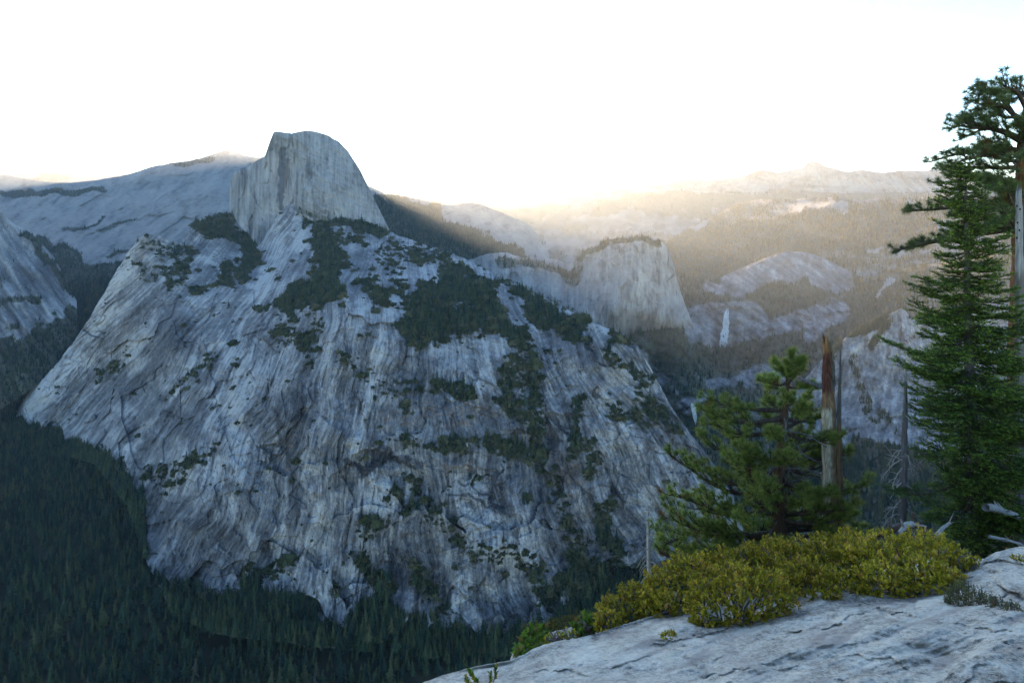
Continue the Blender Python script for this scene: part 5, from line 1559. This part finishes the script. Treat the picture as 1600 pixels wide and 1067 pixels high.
shrub('manzanita_bush', 'olive bush at the foot of the thick broken snag', [(1290,885,7.0,50,42,55),(1330,870,7.1,46,36,50),(1265,915,6.5,44,36,45),(1310,920,6.3,44,30,40)], (1290,945,6.3), OLIVE, rng, group=G, **OL)
shrub('manzanita_bush', 'tallest and widest olive bush, domed, left of the large boulder', [(1400,882,6.8,60,42,60),(1450,876,6.8,58,40,60),(1492,884,6.7,36,28,45),(1360,880,6.7,44,36,50),(1380,908,6.3,44,30,45),(1450,903,6.3,50,28,45)], (1430,930,6.2), OLIVE, rng, group=G, **OL)
shrub('manzanita_bush', 'thin straggling olive bush between the tallest bush and the large boulder', [(1505,880,6.8,26,18,30),(1518,890,6.5,16,12,20)], (1505,905,6.4), OLIVE, rng, 0.026, 8, 300, 0.05, group=G)
shrub('leafy_plant', 'bright green broad leaved plant hanging over the left tip of the ledge', [(835,998,6.6,20,14,24),(822,1010,6.3,18,12,22),(812,1022,6.1,11,8,14),(845,992,6.7,14,12,18)], (835,1012,6.2), BRIGHT, rng, 0.055, 8, 300, 0.07, 20, 'plant')
shrub('leafy_plant', 'bright green broad leaved plant against the left end of the olive bushes', [(918,976,6.6,17,15,22),(925,968,6.7,13,11,18),(905,984,6.4,12,7,14)], (918,988,6.4), BRIGHT, rng, 0.05, 8, 300, 0.07, 20, 'plant')
shrub('leafy_plant', 'yellow green seedlings lined along the rim between the two bright green plants', [(870,996,6.2,14,5,10),(888,991,6.3,12,6,10),(856,1001,6.1,8,5,10)], (872,1000,6.1), BRIGHT[2:4] + OLIVE[2:5], rng, 0.035, 7, 300, 0.05, 12, 'plant')
shrub('ground_mat', 'low olive mat of plants on top of the square edged outcrop', [(850,989,8.7,36,6,26),(885,979,9.0,34,7,28),(830,996,8.5,18,5,18),(905,974,9.2,26,8,24)], (868,990,8.7), [(0.10, 0.095, 0.022), (0.13, 0.11, 0.025), (0.085, 0.09, 0.03)], rng, 0.03, 7, 420, 0.04, 20, 'ground cover plant')
shrub('small_shrub', 'small grey green shrub in the dip between the ledge and the large boulder', [(1510,935,5.5,26,22,32),(1535,940,5.4,24,18,28),(1492,940,5.5,14,14,20)], (1515,955,5.4), GREYG, rng, 0.016, 14, 700, 0.07, 30, flatdir=0.8)
shrub('small_shrub', 'low reddish tipped plant at the foot of the large boulder', [(1565,950,5.15,22,12,22),(1588,955,5.0,20,12,20)], (1575,965,5.05), REDDY + GREYG, rng, 0.018, 11, 600, 0.06, 20, flatdir=0.8)
shrub('grass_tuft', 'dry olive tuft growing from a crack in the middle of the ledge', [(1040,994,5.2,12,5,8),(1050,990,5.2,8,5,8)], (1043,999,5.2), OLIVE, rng, 0.017, 8, 1500, 0.02, 0, 'tuft')
shrub('grass_tuft', 'small green tuft at the top of the large boulder', [(1595,872,6.3,14,3,10)], (1595,875,6.3), OLIVE, rng, 0.017, 8, 1500, 0.02, 0, 'tuft')
for lab, stems in (('upright leafy sprig at the lower edge of the ledge, right one of the pair', [((770,1066,4.45),(774,1041,4.5)),((760,1075,4.4),(766,1052,4.45))]), ('yellowish leaning sprig at the lower edge of the ledge, left one of the pair', [((748,1075,4.4),(737,1052,4.5)),((735,1080,4.4),(727,1058,4.5)),((745,1078,4.4),(733,1046,4.5))])):
    root = empty('sprig', np.array(at(*stems[0][0])), lab, 'sprig')
    for a, b in stems:
        st, lf = Soup(), Soup()
        p = curve(np.array(at(*a)), np.array(at(*b)), (0.01, 0, 0), 8)
        st.tube(p, np.linspace(0.004, 0.002, 8), 4, cap=False)
        stem = st.build('stem', M_twig, root)
        P, D = zip(*[along(p, t) for t in np.linspace(0.25, 1, 9)])
        leaves(lf, np.array(P), np.array(D), rng, 4, 0.028, OLIVE[:3] + BRIGHT[:2], 0.01)
        lf.build('leaves', M_leaf, stem, smooth=False)
# ------------------------------------------------------------------ haze
def box_mesh(name, a, b):
    (x0, y0, z0), (x1, y1, z1) = a, b
    v = [(x0,y0,z0),(x1,y0,z0),(x1,y1,z0),(x0,y1,z0),(x0,y0,z1),(x1,y0,z1),(x1,y1,z1),(x0,y1,z1)]
    f = [(0,3,2,1),(4,5,6,7),(0,1,5,4),(1,2,6,5),(2,3,7,6),(3,0,4,7)]
    return mesh_from(name, v, np.array(f), False)

hm = bpy.data.materials.new('haze')
hm.use_nodes = True
hn = hm.node_tree.nodes
hn.remove(hn['Principled BSDF'])
pv = hn.new('ShaderNodeVolumePrincipled')
pv.inputs['Color'].default_value = (0.72, 0.85, 1.0, 1)
pv.inputs['Density'].default_value = HAZE_DENSITY
pv.inputs['Anisotropy'].default_value = HAZE_ANISO
hm.node_tree.links.new(pv.outputs[0], hn['Material Output'].inputs['Volume'])
ho = link('haze', box_mesh('haze', (-19000, -2500, -1100), (19000, 18500, 1500)), hm)
tag(ho, 'thin morning haze filling the valley', kind='stuff')
